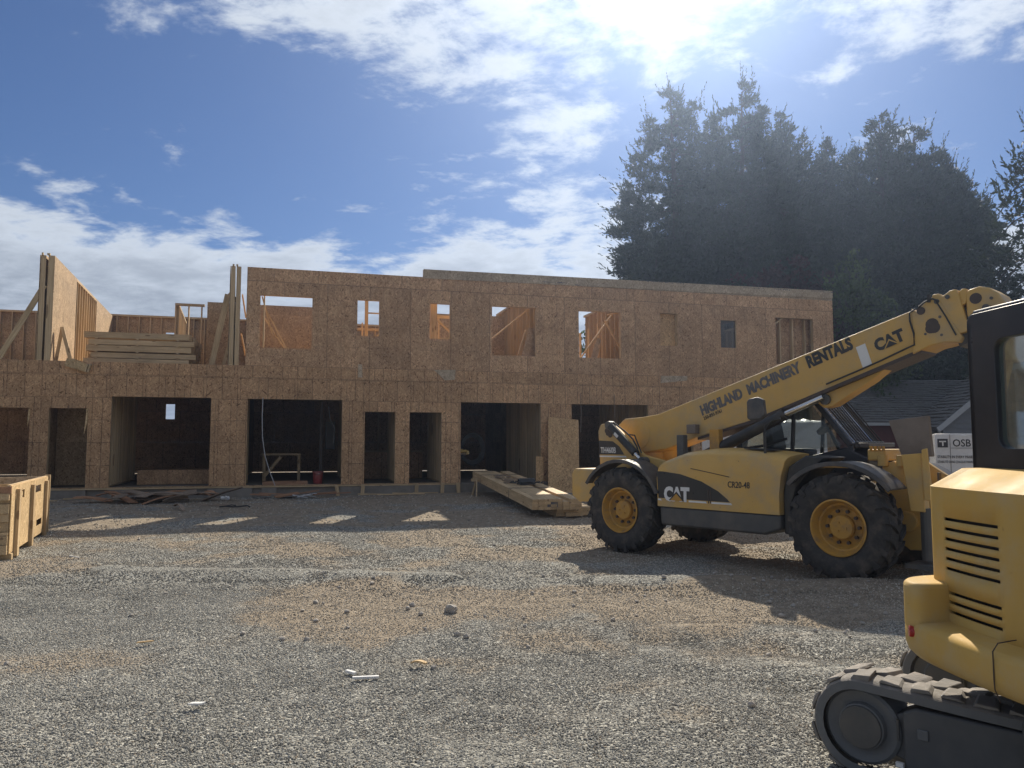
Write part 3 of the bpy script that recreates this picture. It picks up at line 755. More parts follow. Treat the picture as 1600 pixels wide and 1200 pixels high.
def leaf_quads(P, D, L, W, g):
    """kite-shaped leaves: base P, direction D, length L, width W"""
    n = len(P); U = g.normal(size=(n, 3)); S = np.cross(D, U); S /= np.linalg.norm(S, axis=1, keepdims=True) + 1e-9
    L = L[:, None]; W = W[:, None]
    return np.stack([P, P + D * L * .45 + S * W, P + D * L, P + D * L * .45 - S * W], 1)

def conifer(name, label, x, y, h, rad, seed, nb=260, base=.06, pw=.6, droop=.35, leaf=(.30, .075), per=15, tops=1, group=None, sparse=0, z0=0, cut=0.0, leaders=((0, 0, 1, 1),)):
    g = np.random.default_rng(seed)
    T = thing(name, label, 'tree', (x, y, z0), 0, group)
    lean = g.normal(0, .15, 2)
    wood = MB(); wood.tube([(lean[0] * t * t * 2, lean[1] * t * t * 2, h * t * .97) for t in np.linspace(0, 1, 9)], [max(.03, h * .020 * (1 - t) ** .8) for t in np.linspace(0, 1, 9)], 9)
    Ps, Ds, Ls, Ti = [], [], [], []
    lobes = [(g.uniform(0, 2 * PI), g.uniform(.8, 1.2)) for _ in range(5)]
    for k in range(nb):
        t = base + (1 - base) * (k + g.random()) / nb; t = min(t, .995)
        if t < cut: continue
        az = g.uniform(0, 2 * PI)
        prof = min(1.0, 1.3 * (1 - t) ** pw) * (0.75 + .25 * min(1, t / .25))
        prof *= 1 - .85 * math.exp(-(1 - t) / .055)
        prof *= .85 + .22 * math.sin(3 * az + seed) * math.sin(t * 9 + seed * 2.1)
        ldx, ldy, lh, lr = leaders[k % len(leaders)]
        Lb = rad * lr * prof * g.uniform(.58, 1.16) + .2
        up = .55 * t + .05
        dirh = np.array([math.cos(az), math.sin(az), 0])
        s = np.linspace(0, 1, 8)
        c0 = np.array([lean[0] * t * t * 2 + ldx * min(1, .35 + t * 1.1), lean[1] * t * t * 2 + ldy * min(1, .35 + t * 1.1), h * lh * t])
        pts = c0 + dirh * (Lb * s)[:, None] + np.array([0, 0, 1]) * (Lb * (up * s - droop * s ** 2 * 1.5))[:, None]
        if k % 3 == 0 or sparse: wood.tube([tuple(p) for p in pts[::2]], [.05 * (1 - .8 * q) for q in s[::2]], 4)
        ns = int(per * Lb * (1 - .5 * sparse)) + 6
        u = g.uniform(.25 if not sparse else .1, 1, ns) ** .75
        P = np.stack([np.interp(u, s, pts[:, i]) for i in range(3)], 1)
        spread = .16 * Lb * (1.1 - .7 * u)[:, None] + .08
        P = P + g.normal(0, 1, (ns, 3)) * spread * np.array([1, 1, .55])
        tb = g.uniform(0, 1) * .5 + .25
        for j in range(5):
            D = dirh * g.uniform(.2, 1.1, (ns, 1)) + g.normal(0, .55, (ns, 3)) + np.array([0, 0, -.35 + 1.0 * t])
            D /= np.linalg.norm(D, axis=1, keepdims=True)
            Ps.append(P + g.normal(0, .05, P.shape)); Ds.append(D); Ls.append(g.uniform(.6, 1.35, ns) * leaf[0] * (.8 + .4 * (1 - t)))
            Ti.append(np.clip(tb + g.normal(0, .22, ns), 0, 1))
    # feathery tips: slim sprigs at the outer ends
    P = np.concatenate(Ps); sel = g.integers(0, len(P), int(nb * 2.2)); rad_ = np.hypot(P[:, 0], P[:, 1])
    for i in sel:
        c = P[i]; t = c[2] / h; r_ = max(.3, math.hypot(c[0], c[1])); o = np.array([c[0] / r_, c[1] / r_, 0])
        ax = o * (1.0 - .75 * t) + np.array([0, 0, 1]) * (-.55 + 1.7 * t) + g.normal(0, .18, 3); ax /= np.linalg.norm(ax)
        ln = g.uniform(.6, 1.5); k = 12; u = np.linspace(0, 1, k)
        Pp = c + ax * (u * ln)[:, None]; Dd = ax + g.normal(0, .55, (k, 3)) * (1.05 - .7 * u)[:, None]; Dd /= np.linalg.norm(Dd, axis=1, keepdims=True)
        Ps.append(Pp); Ds.append(Dd); Ls.append(leaf[0] * (1.1 - .5 * u)); Ti.append(np.clip(.5 + g.normal(0, .2, k), 0, 1))
    P = np.concatenate(Ps); D = np.concatenate(Ds); L_ = np.concatenate(Ls); ti = np.concatenate(Ti)
    V = leaf_quads(P, D, L_, L_ * leaf[1] / leaf[0], g)
    wood.build('trunk', M['bark'], T)
    link('crown', quads_mesh('crown', V, ti, M['needle']), T)
    return T
GC = 'tall dark conifers behind the building'
TREES = [  # px-free: x, y, height, radius
    ('tall dark conifer at the left end of the dense group, with a slim tip', 9.5, 42.5, 22.3, 4.9, 41, .50),
    ('tallest dark conifer with a broad double tip, second from the left in the group', 12.9, 42.0, 22.0, 5.0, 42, .42),
    ('dark conifer with a low shoulder right of the tallest tip', 15.8, 43.5, 21.0, 4.2, 43, .45),
    ('dark conifer with a short pointed tip in the dip of the group', 18.2, 44.0, 19.6, 3.8, 44, .5),
    ('dark rounded conifer with a wide top, right of the dip', 21.4, 43.0, 20.6, 4.8, 45, .34),
    ('dark conifer with a loose open outline near the right end of the group', 24.2, 44.0, 20.4, 4.8, 46, .34),
    ('shorter dark conifer closing the right end of the group', 26.2, 45.0, 18.4, 4.2, 47, .36)]
for lab, x, y, h, r, sd, pw in TREES:
    conifer('conifer_tree', lab, x, y, h, r, sd, nb=600, per=24, pw=pw + .08, leaders=((0, 0, 1, .62), (1.25 + .1 * (sd % 3), .3, .965 - .01 * (sd % 4), .56), (-1.45, -.3, .89 + .012 * (sd % 5), .58), (2.5, .2, .83 + .02 * (sd % 4), .55), (-2.4, .2, .74, .56), (.4, 1.2, .93, .5)), group=GC, leaf=(.29, .046))
conifer('conifer_tree', 'low dark conifer peeping over the parapet left of the group', 7.4, 40.5, 12.0, 2.8, 55, nb=200, per=16, pw=.6, group=GC)
conifer('conifer_tree', 'sparse conifer with drooping branches at the right edge behind the digger cab', 22.0, 30.0, 15.5, 4.6, 61, nb=120, per=14, droop=.75, base=.12, pw=.5, sparse=1, leaf=(.26, .05), group=None)

def broadleaf(name, label, x, y, h, blobs, seed, material, n=9000, leaf=.20, trunk=.12, z0=0, stems=5, up=.0):
    """blobs: (dx, dy, z, rx, rz) crown masses"""
    g = np.random.default_rng(seed); T = thing(name, label, 'tree' if h > 3.5 else 'shrub', (x, y, z0))
    wood = MB()
    Ps, Ti, Ds = [], [], []
    tot = sum(b_[3] ** 2 * b_[4] for b_ in blobs)
    for bx, by, bz, rx, rz in blobs:
        wood.tube([(0, 0, 0), (bx * .3, by * .3, bz * .5), (bx, by, bz + rz * .5)], [trunk, trunk * .6, .02], 6)
        k = int(n * rx * rx * rz / tot); ncl = max(8, k // 28)
        C = g.normal(0, 1, (ncl, 3)); C /= np.linalg.norm(C, axis=1, keepdims=True); C *= g.uniform(.35, 1.05, (ncl, 1)) ** .6
        C = C * np.array([rx, rx, rz]) + np.array([bx, by, bz])
        for c in C[: max(6, ncl // 4)]: wood.tube([(bx * .6, by * .6, bz * .7), tuple((c + np.array([bx, by, bz])) / 2), tuple(c)], [.03, .02, .008], 4)
        idx = g.integers(0, ncl, k); P = C[idx] + g.normal(0, .17, (k, 3)) * np.array([1, 1, .8])
        Ps.append(P); Ti.append(np.clip(.45 + g.normal(0, .2, ncl)[idx] + g.normal(0, .15, k), 0, 1))
        D = g.normal(0, 1, (k, 3)) + np.array([0, 0, up]); Ds.append(D / np.linalg.norm(D, axis=1, keepdims=True))
    P = np.concatenate(Ps); D = np.concatenate(Ds); L_ = g.uniform(.6, 1.3, len(P)) * leaf
    wood.build('trunk', M['bark'], T)
    link('crown', quads_mesh('crown', leaf_quads(P, D, L_, L_ * .32, g), np.concatenate(Ti), material), T)
    return T
broadleaf('purple_tree', 'purple leaved tree in front of the tall conifers, above the parapet', 13.6, 36.5, 10.5,
          [(-3.4, 0, 7.6, 2.0, 1.3), (-1.4, 0, 8.6, 1.9, 1.3), (-.3, 0, 9.6, 1.2, 1.1), (1.2, 0, 8.3, 1.7, 1.5), (-2, 0, 6, 3.0, 1.8), (1.5, 0, 6, 2.2, 1.8)], 71, M['purple'], 15000, .22)
broadleaf('green_tree', 'bright green tree beyond the right corner of the building', 15.6, 34.0, 10.2,
          [(0, 0, 9.0, .75, 1.3), (-.5, 0, 8.0, 1.1, 1.1), (.5, .3, 7.2, 1.3, 1.4), (.6, 0, 5.4, 1.7, 1.6), (-.4, 0, 4.2, 1.7, 1.6)], 72, M['leaf'], 11000, .19, up=.7)
broadleaf('leafy_shrub', 'wide dark green shrub between the building and the shingled house', 13.6, 36.5, 5.5,
          [(-1.6, 0, 2.6, 1.6, 2.4), (.6, 0, 3.6, 1.8, 2.0), (2.4, .3, 4.2, 1.5, 1.5), (3.6, .6, 3.0, 1.6, 2.2), (1.2, .2, 5.4, 1.2, 1.0)], 73, M['leaf'], 15000, .18)
broadleaf('leafy_shrub', 'overgrown shrub hanging over the left end of the shingle roof', 16.4, 38.5, 6.5,
          [(-1.0, 0, 3.0, 2.2, 2.6), (2.0, 0, 4.2, 2.0, 2.2), (4.6, 0, 4.0, 2.2, 2.4), (7.5, 0, 4.4, 2.4, 2.6)], 74, M['needle'], 15000, .24)
broadleaf('bare_tree', 'half bare tree with thin twigs seen through the fifth upper window', 4.4, 37.0, 8.4,
          [(-.4, 0, 6.6, 1.0, .9), (.6, 0, 7.6, .8, .9), (.2, 0, 5.0, 1.3, 1.0)], 75, M['leaf'], 1200, .22)

# ------------------------------------------------------------------ the shingled house behind
HS = thing('shingled_house', 'old house with dark shingle roof and dark red siding behind the machines', 'house', (12.6, 30.6, 0), R(0))
def shingle_mat():
    m, b, p = new_mat('shingle'); nt = b.nt
    r = b.n('ShaderNodeObjectInfo').outputs['Random']; tc = b.n('ShaderNodeTexCoord').outputs['Object']
    c = b.mix(b.noise(tc, 9, 6, .7).outputs[0], (.075, .073, .07), (.25, .238, .22))
    nt.links.new(c, p.inputs['Base Color']); p.inputs['Roughness'].default_value = .8
    bp = b.n('ShaderNodeBump'); bp.inputs['Strength'].default_value = .6; bp.inputs['Distance'].default_value = .02
    nt.links.new(b.noise(b.mapping(tc, scale=(18, 3, 3)), 2, 4).outputs[0], bp.inputs['Height']); nt.links.new(bp.outputs[0], p.inputs['Normal'])
    return m
M['shingle'] = shingle_mat()
M['siding'] = mat('dark_red_siding', (.13, .035, .03), .7, var=.2, scale=7)
M['siding_grey'] = mat('grey_siding', (.20, .20, .20), .7, var=.2, scale=7)
M['trim'] = mat('pale_trim', (.42, .42, .41), .6, var=.12)
hw = MB().box(.3, 10.5, .3, 5.5, -.1, 2.5); hw.side([(0.3, 2.5), (10.5, 2.5), (10.5, 2.52), (.3, 2.52)], .3, 5.5)
HW = hw.build('wall', M['siding'], HS)
for k in range(11):
    MB().prism([(0, 0), (-.03, 0), (-.008, .21), (0, .21)], lambda a, b_, d: (d, a, b_), .3, 5.2).build('siding_board', M['siding'], HW, loc=(0, .3, .2 + k * .21))
# the roof: courses of shingles on a sloping deck
def roof_slope(parent, o, ex, up, nx, courses, L):
    """o: eave corner, ex: along the eave, up: up the slope (unit), L: slope length"""
    o, ex, up = Vector(o), Vector(ex), Vector(up); nrm = ex.normalized().cross(up).normalized(); nrm = nrm if nrm.z > 0 else -nrm
    wid = ex.length; e = ex.normalized(); st = L / courses
    RM = MB().obox(o + ex / 2 + up * L / 2 - nrm * .06, ex / 2, up * L / 2, nrm * .05).build('roof', M['shingle'], parent)
    for k in range(courses):
        m = MB(); x = -.0
        while x < wid:
            w_ = random.uniform(.16, .42); x2 = min(wid, x + w_ - .008); dz = random.uniform(-.015, .015); lift = random.uniform(.04, .085)
            a = o + e * x + up * (k * st + dz); b_ = o + e * x2 + up * (k * st + dz); c = o + e * x2 + up * ((k + 1) * st + .05); d = o + e * x + up * ((k + 1) * st + .05)
            m.add([a + nrm * -.01, b_ + nrm * -.01, c - nrm * .012, d - nrm * .012, a + nrm * lift, b_ + nrm * lift, c + nrm * .0, d + nrm * .0], [(4, 5, 6, 7), (0, 1, 5, 4), (1, 2, 6, 5), (3, 0, 4, 7)])
            x += w_
        tag(m.build('shingle', M['shingle'], RM), kind='stuff')
    return RM
sl = Vector((0, 3.4, 1.95)); Ls = sl.length; sl.normalize()
roof_slope(HS, (0, 0, 2.48), (10.8, 0, 0), sl, 0, 19, Ls)
slb = Vector((0, -3.4, 1.95)).normalized()
MB().obox((5.4, 5.1, 3.45), (5.4, 0, 0), Vector((0, -1.7, .97)), (0, .02, .03)).build('roof', M['shingle'], HS)
MB().box(0, 10.8, -.06, -.02, 2.34, 2.46).build('fascia', M['trim'], HS)
# gable wing coming forward on the right
GW = MB().prism([(3.75, -.1), (9.2, -.1), (9.2, 2.3), (6.5, 4.4), (3.75, 2.3)], lambda a, b_, d: (a, d, b_), -1.6, -.2).build('gable_wall', M['siding_grey'], HS)
for k in range(21):
    z = .2 + k * .2; half = 2.72 if z < 2.3 else max(.1, 2.72 * (4.35 - z) / 2.1)
    MB().prism([(0, 0), (-.045, 0), (-.008, .205), (0, .205)], lambda a, b_, d: (d, a, b_), 6.475 - half, 6.475 + half).build('siding_board', M['siding_grey'], GW, loc=(0, -1.6, z))
for x0, sx in ((3.4, 1), (9.55, -1)):
    p = Vector((x0, 0, 2.13)); q = Vector((6.475, 0, 4.58)); dd = q - p
    MB().beam(p + Vector((0, -1.95, 0)), q + Vector((0, -1.95, 0)), .05, .18, (0, 0, 1)).build('barge_board', M['trim'], HS)
    roof_slope(HS, (x0, -1.92, 2.20), (0, 2.3, 0), dd.normalized(), 0, 18, dd.length)
MB().tube([(3.45, -1.9, 2.1), (3.6, -1.75, 1.9), (3.66, -1.68, .1)], .05, 8).build('downpipe', M['trim'], HS)
# ------------------------------------------------------------------ lettering
def lettering(parent, text, material, size, loc, rot, sx=1.0, width=None, cap=None, bold=.02, shear=0, name='lettering', spacing=1.0, depth=.002):
    cu = bpy.data.curves.new('lettering', 'FONT'); cu.body = text; cu.size = size; cu.offset = bold * size; cu.extrude = depth; cu.shear = shear; cu.space_character = spacing
    cu.resolution_u = 3
    t = bpy.data.objects.new('tmp', cu); COL.objects.link(t)
    dg = bpy.context.evaluated_depsgraph_get(); me = bpy.data.meshes.new_from_object(t.evaluated_get(dg)); me.name = name
    bpy.data.objects.remove(t); bpy.data.curves.remove(cu)
    me.materials.clear(); me.materials.append(material)
    o = link(name, me, parent, loc, rot); o.scale = (sx, 1, 1)
    co = np.empty(len(me.vertices) * 3); me.vertices.foreach_get('co', co); co = co.reshape(-1, 3)
    if width: o.scale.x = width / (co[:, 0].max() - co[:, 0].min())
    if cap: o.scale.y = cap / (co[:, 1].max() - co[:, 1].min())
    return o
RX = (PI / 2, 0, 0)      # upright, read from the -y side

# ------------------------------------------------------------------ telehandler (local x forwards, y to its left, z up)
TE_ROT = -math.atan2(2.55, 2.276)
TEL = thing('telehandler', 'yellow telescopic handler with raised boom and big black tyres, parked in front of the building', 'telehandler',
            (2.78 + 1.15 * math.sin(-TE_ROT), 10.48 + 1.15 * math.cos(TE_ROT), -.01), TE_ROT)
Y = M['yellow']
def wheel(parent, x, y, z, side, steer=0, r=.65):
    """side -1: hub faces -y"""
    s = -side
    ty = MB(); ty.lathe([(.335, -.17), (.40, -.205), (.50, -.215), (.575, -.20), (.612, -.165), (.620, 0), (.612, .165), (.575, .20), (.50, .215), (.40, .205), (.335, .17)], n=56, closed=True)
    nl = 20
    for k in range(nl):
        for sd in (-1, 1):
            a = 2 * PI * (k + (.5 if sd > 0 else 0)) / nl
            P = []
            for t in np.linspace(0, 1, 4):
                ang = a + sd * 0 + t * .20; yy = sd * (.03 + t * .185)
                P.append((ang, yy))
            for (a0, y0), (a1, y1) in zip(P[:-1], P[1:]):
                wv = .055; dr = .0
                vs = []
                for ang, yy in ((a0, y0), (a1, y1)):
                    rb = .612 - max(0, abs(yy) - .16) * .6; rt = .652 - max(0, abs(yy) - .15) * .55
                    for da, rr in ((-wv, rb), (wv, rb), (wv * .8, rt), (-wv * .8, rt)):
                        vs.append((rr * math.cos(ang + da), yy, rr * math.sin(ang + da)))
                ty.add(vs, [(0, 1, 2, 3), (7, 6, 5, 4), (0, 4, 5, 1), (1, 5, 6, 2), (2, 6, 7, 3), (3, 7, 4, 0)])
            # lug foot running down the shoulder
            a1, y1 = P[-1]
            vs = []
            for rr, yy in ((.63, y1), (.53, sd * .222)):
                for da in (-.05, .05):
                    vs += [(rr * math.cos(a1 + da + (.03 if rr < .6 else 0)), yy, rr * math.sin(a1 + da)), (rr * math.cos(a1 + da), yy - sd * .03, rr * math.sin(a1 + da))]
            ty.add(vs, [(0, 2, 6, 4), (0, 1, 5, 4)[::-1], (2, 3, 7, 6), (0, 1, 3, 2), (4, 5, 7, 6)])
    W = ty.build('wheel', M['tyre'], parent, smooth=True, loc=(x, y, z), rot=(0, .37 * x, steer), angle=30)
    o = s
    rim = MB().lathe([(.335, o * .17), (.345, o * .195), (.325, o * .20), (.305, o * .165), (.29, o * .10), (.285, o * .09), (.265, o * .085), (.24, o * .03), (.225, o * .02), (.17, o * .03), (.155, o * .04), (.0, o * .04)], n=48)
    rim.lathe([(.335, -o * .17), (.345, -o * .19), (.30, -o * .17), (.28, -o * .05), (0, -o * .05)], n=32)
    rm = rim.build('rim', M['rim'], W, smooth=True, angle=40)
    hb = MB(); hb.lathe([(.15, o * .03), (.15, o * .085), (.135, o * .105), (.0, o * .108)], n=32)
    for k in range(3):
        a = 2 * PI * k / 3 + .5; hb.cyl((.06 * math.cos(a), o * .105, .06 * math.sin(a)), (.06 * math.cos(a), o * .12, .06 * math.sin(a)), .014, 8)
    hb.build('hub', M['rim'], W, smooth=True)
    for k in range(10):
        a = 2 * PI * k / 10
        MB().cyl((.195 * math.cos(a), o * .02, .195 * math.sin(a)), (.195 * math.cos(a), o * .065, .195 * math.sin(a)), .022, 6).build('lug_nut', M['grease'], W)
    return W
wheel(TEL, 1.68, -.955, .645, 1, 0); wheel(TEL, -1.72, -.955, .635, 1, 0.02)
wheel(TEL, 1.68, .955, .645, -1, 0); wheel(TEL, -1.72, .955, .635, -1, 0)

# frame, axles
c = MB().box(-2.3, 2.2, -.42, .42, .55, 1.15); c.build('frame', M['yellow'], TEL, bevel=.02)
MB().cyl((1.68, -.8, .645), (1.68, .8, .645), .13, 16).cyl((-1.72, -.8, .635), (-1.72, .8, .635), .13, 16).box(1.5, 1.86, -.25, .25, .5, .8).box(-1.9, -1.54, -.25, .25, .5, .8).build('axle', M['skid'], TEL, bevel=.01)
# rear counterweight and boom tower
MB().side([(-2.86, .80), (-2.86, 1.16), (-2.80, 1.24), (-2.30, 1.24), (-2.30, .72), (-2.70, .70)], -1.0, 1.0).build('counterweight', Y, TEL, bevel=.03)
for yy, nm in ((-.60, 'tower_plate'), (.50, 'tower_plate')):
    MB().side([(-2.58, 1.22), (-2.62, 1.86), (-2.56, 1.97), (-2.36, 1.99), (-2.24, 1.93), (-1.66, 1.47), (-1.32, 1.40), (-1.02, 1.32), (-.6, 1.30), (-.55, 1.0), (-2.3, .95)], yy, yy + .07).build(nm, Y, TEL, bevel=.012)
MB().box(-2.60, -2.1, -.53, .5, 1.22, 1.62).build('rear_box', Y, TEL, bevel=.015)
MB().side([(-2.595, 1.47), (-2.605, 1.70), (-2.30, 1.685), (-2.16, 1.60), (-2.06, 1.47)], -.606, -.601).build('decal', M['decal'], TEL)
MB().side([(-2.593, 1.425), (-2.595, 1.45), (-2.03, 1.45), (-2.01, 1.425)], -.606, -.601).build('stripe', M['white'], TEL)
lettering(TEL, 'TH460B', M['white'], .135, (-2.56, -.609, 1.495), RX, 1, .33, .10, .02)
g = MB()
for k, (x, z) in enumerate(((-2.40, 1.82), (-2.36, 1.84), (-2.42, 1.86), (-2.35, 1.79))): g.cyl((x, -.603 - .001 * k, z), (x, -.612 - .001 * k, z), .045, 10)
g.build('grease_patch', M['grease'], TEL)
for x, z, r in ((-2.22, 1.32, .03), (-1.95, 1.36, .02), (-1.05, 1.36, .035)): MB().cyl((x, -.60, z), (x, -.607, z), r, 12).build('bolt', M['grease'], TEL)
# compensation ram at the rear
rm = MB().cyl((-2.28, -.68, 1.93), (-1.78, -.68, 1.50), .062, 14).build('tilt_cylinder', M['black'], TEL, smooth=True)
MB().cyl((-1.80, -.68, 1.515), (-1.62, -.68, 1.36), .032, 12).build('cylinder_rod', M['chrome'], rm, smooth=True)
MB().obox((-2.11, -.745, 1.785), Vector((.035, 0, -.03)), (0, .004, 0), Vector((.015, 0, .018))).build('sticker', M['white'], rm)
MB().cyl((-1.62, -.72, 1.36), (-1.62, -.60, 1.36), .08, 16).cyl((-2.30, -.72, 1.945), (-2.30, -.60, 1.945), .07, 16).build('pin', M['skid'], TEL, smooth=True)
MB().tube([(-2.2, -.70, 1.99), (-1.95, -.70, 1.84), (-1.8, -.70, 1.72), (-1.72, -.70, 1.6), (-1.7, -.66, 1.45)], .014, 6).tube([(-1.95, -.66, 1.80), (-1.78, -.68, 1.78), (-1.72, -.68, 1.66), (-1.66, -.66, 1.5)], .012, 6).build('hose', M['hose'], TEL)

# boom: outer section with root, tapering slightly; runs forwards and up
BY = (-.30, .16)
def bz(x): return 2.02 + .301 * (x + 1.93)           # top edge
def bl(x): return 1.99 + .355 * (x - .12)            # lower edge
boom = MB().side([(-2.45, 1.95), (-2.30, 2.06), (-1.93, 2.08), (-1.6, bz(-1.6)), (2.32, bz(2.32)), (2.37, bl(2.37)), (.1, bl(.1)), (-.9, 1.735), (-1.45, 1.56), (-1.9, 1.50), (-2.2, 1.62)], *BY).build('boom', Y, TEL, bevel=.018)
MB().cyl((-2.02, BY[0] - .006, 1.80), (-2.02, BY[0] + .02, 1.80), .25, 40).build('boom_boss', Y, boom, bevel=.006)
# lower stiffener line and dark wear strip along the underside
st = MB()
for x0, x1 in ((-.85, .1), (.1, 1.2), (1.2, 2.4)):
    st.add([(x0, BY[0] - .012, bl(x0) - .035 if x0 > 0 else 1.735 - .03), (x1, BY[0] - .012, bl(x1) - .035), (x1, BY[0] - .012, bl(x1) + .012), (x0, BY[0] - .012, bl(x0) + .012 if x0 > 0 else 1.745),
            (x0, BY[1], bl(x0) - .035 if x0 > 0 else 1.735 - .03), (x1, BY[1], bl(x1) - .035), (x1, BY[1], bl(x1) + .012), (x0, BY[1], bl(x0) + .012 if x0 > 0 else 1.745)],
           [(0, 1, 2, 3), (7, 6, 5, 4), (0, 4, 5, 1), (1, 5, 6, 2), (2, 6, 7, 3), (3, 7, 4, 0)])
st.build('wear_strip', M['grease'], boom)
# boom head: collar, nose plates, rollers
MB().side([(2.30, bl(2.3) - .02), (2.31, bz(2.31) + .02), (2.36, 3.27), (2.47, 3.37), (2.55, 3.40), (2.62, 3.38), (2.86, 2.90), (2.83, 2.84), (2.66, 2.86), (2.5, bl(2.5) - .005)], BY[0] - .03, BY[1] + .03).build('boom_collar', Y, boom, bevel=.015)
MB().side([(2.52, 3.38), (2.55, 3.455), (2.62, 3.46), (2.66, 3.42), (2.74, 3.475), (2.81, 3.485), (2.84, 3.40), (2.93, 3.00), (2.90, 2.96), (2.74, 2.93)], BY[0] - .012, BY[1] + .012).build('boom_nose', Y, boom, bevel=.012)
MB().side([(2.80, 3.42), (2.86, 3.485), (2.91, 3.48), (2.93, 3.40), (2.90, 3.30), (2.84, 3.28)], BY[0] + .02, BY[1] - .02).build('boom_lug', Y, boom, bevel=.012)
MB().side([(2.905, 3.18), (2.905, 3.43), (2.94, 3.46), (3.05, 3.485), (3.15, 3.455), (3.24, 3.38), (3.34, 3.20), (3.40, 2.9), (3.35, 2.6), (3.1, 2.6), (2.96, 2.95)], BY[0] + .01, BY[1] - .01).build('head_plate', Y, boom, bevel=.02)
MB().side([(2.70, 3.2), (3.0, 3.30), (3.05, 2.9), (2.8, 2.8)], BY[0] + .06, BY[1] - .06).build('inner_boom', M['skid'], boom)
sp = MB()
for x, z, rx in ((2.54, 3.09, .075), (2.56, 3.05, .07), (2.52, 3.04, .06)): sp.cyl((x, BY[0] - .034 - .001 * rx, z), (x, BY[0] - .031, z), rx, 14)
sp.build('grease_patch', M['grease'], boom)
MB().cyl((2.42, BY[0] - .036, 3.27), (2.42, BY[0] - .031, 3.27), .05, 12).build('grease_patch', M['grease'], boom)
MB().cyl((3.01, BY[0] + .004, 3.345), (3.01, BY[0] + .011, 3.345), .065, 16).build('grease_patch', M['grease'], boom)
for x, z, r in ((2.63, 3.17, .018), (2.64, 2.95, .016), (3.12, 3.22, .04), (3.18, 3.32, .018), (2.60, 3.36, .03), (2.72, 3.40, .025), (2.46, 2.98, .015)):
    MB().cyl((x, BY[0] - .036, z), (x, BY[0] - .02, z), r, 12).build('bolt', M['skid'], boom)
MB().box(2.50, 2.535, BY[0] - .05, BY[0] - .03, 3.36, 3.46).build('valve', M['black'], boom)
MB().tube([(2.36, BY[0] - .04, 3.30), (2.29, BY[0] - .04, 3.26), (2.29, BY[0] - .04, 3.16), (2.33, BY[0] - .04, 3.0), (2.33, BY[0] - .04, 2.86), (2.2, BY[0] - .035, 2.81), (1.9, BY[0] - .03, 2.69), (1.6, BY[0] - .03, 2.58), (1.2, BY[0] - .03, 2.44)], .011, 6)\
    .tube([(2.40, BY[0] - .04, 3.32), (2.47, BY[0] - .045, 3.37), (2.56, BY[0] - .045, 3.40), (2.62, BY[0] - .045, 3.36)], .012, 6).tube([(2.60, BY[0] - .045, 3.36), (2.70, BY[0] - .040, 3.16), (2.80, BY[0] - .040, 2.93)], .009, 6).build('hose', M['hose'], boom)
# bracket and lift ram under the boom
MB().side([(1.05, 2.30), (1.02, 2.20), (1.10, 2.13), (1.22, 2.15), (1.75, 2.46), (1.95, 2.62), (1.5, 2.48)], -.22, .02).build('lift_bracket', Y, boom, bevel=.012)
MB().cyl((1.14, -.27, 2.24), (1.14, .05, 2.24), .07, 18).build('pin', M['skid'], boom, smooth=True)
ram = MB().cyl((-.75, -.42, 1.42), (.62, -.36, 2.06), .085, 18).build('lift_cylinder', M['black'], TEL, smooth=True)
MB().cyl((.60, -.36, 2.05), (1.14, -.30, 2.27), .042, 14).build('cylinder_rod', M['chrome'], ram, smooth=True)
MB().cyl((-.75, -.5, 1.42), (-.75, -.3, 1.42), .10, 16).build('pin', M['skid'], TEL, smooth=True)

# lettering on the boom side, along its slope
ang = math.atan(.347); ct = math.cos(ang)
def boom_text(t, m, x0, x1, z, cap, bold=.055): return lettering(boom, t, m, .22, (x0, BY[0] - .004, z), (PI / 2, -ang, 0), 1, (x1 - x0) / ct, cap, bold)
boom_text('HIGHLAND', M['decal_grey'], -.77, -.06, 2.08, .165)
boom_text('MACHINERY', M['decal_grey'], .03, .85, 2.358, .165)
boom_text('RENTALS', M['decal'], .95, 1.57, 2.68, .18)
boom_text('250-893-9761', M['decal'], -.735, -.42, 2.005, .055, .012)
boom_text('CAT', M['decal'], 1.865, 2.225, 2.825, .165)
lt = dict(loc=(1.975, BY[0] - .0055, 2.862), rot=(0, -ang, 0))
MB().side([(-.02, -.012), (.075, .085), (.17, -.012)], -.004, 0).build('logo_triangle', Y, boom, **lt)
MB().side([(.0, -.012), (.075, .062), (.15, -.012)], -.008, -.003).build('logo_triangle', M['decal'], boom, **lt)
MB().side([(1.60, 2.90), (1.68, 2.63), (1.80, 2.665), (1.72, 2.94)], BY[0] - .005, BY[0] - .001).build('reflective_patch', M['white'], boom)
# struts beside the boom root
MB().box(-1.02, -.90, -.62, -.50, 1.3, 1.78).build('boom_rest', M['skid'], TEL, bevel=.01)
MB().box(-.52, -.36, -.50, -.38, 1.3, 1.86).build('boom_rest', M['rim'], TEL, bevel=.01)
MB().box(-.98, -.82, -.42, -.30, 1.80, 1.94).build('boom_clamp', M['grey_steel'], TEL, bevel=.01)

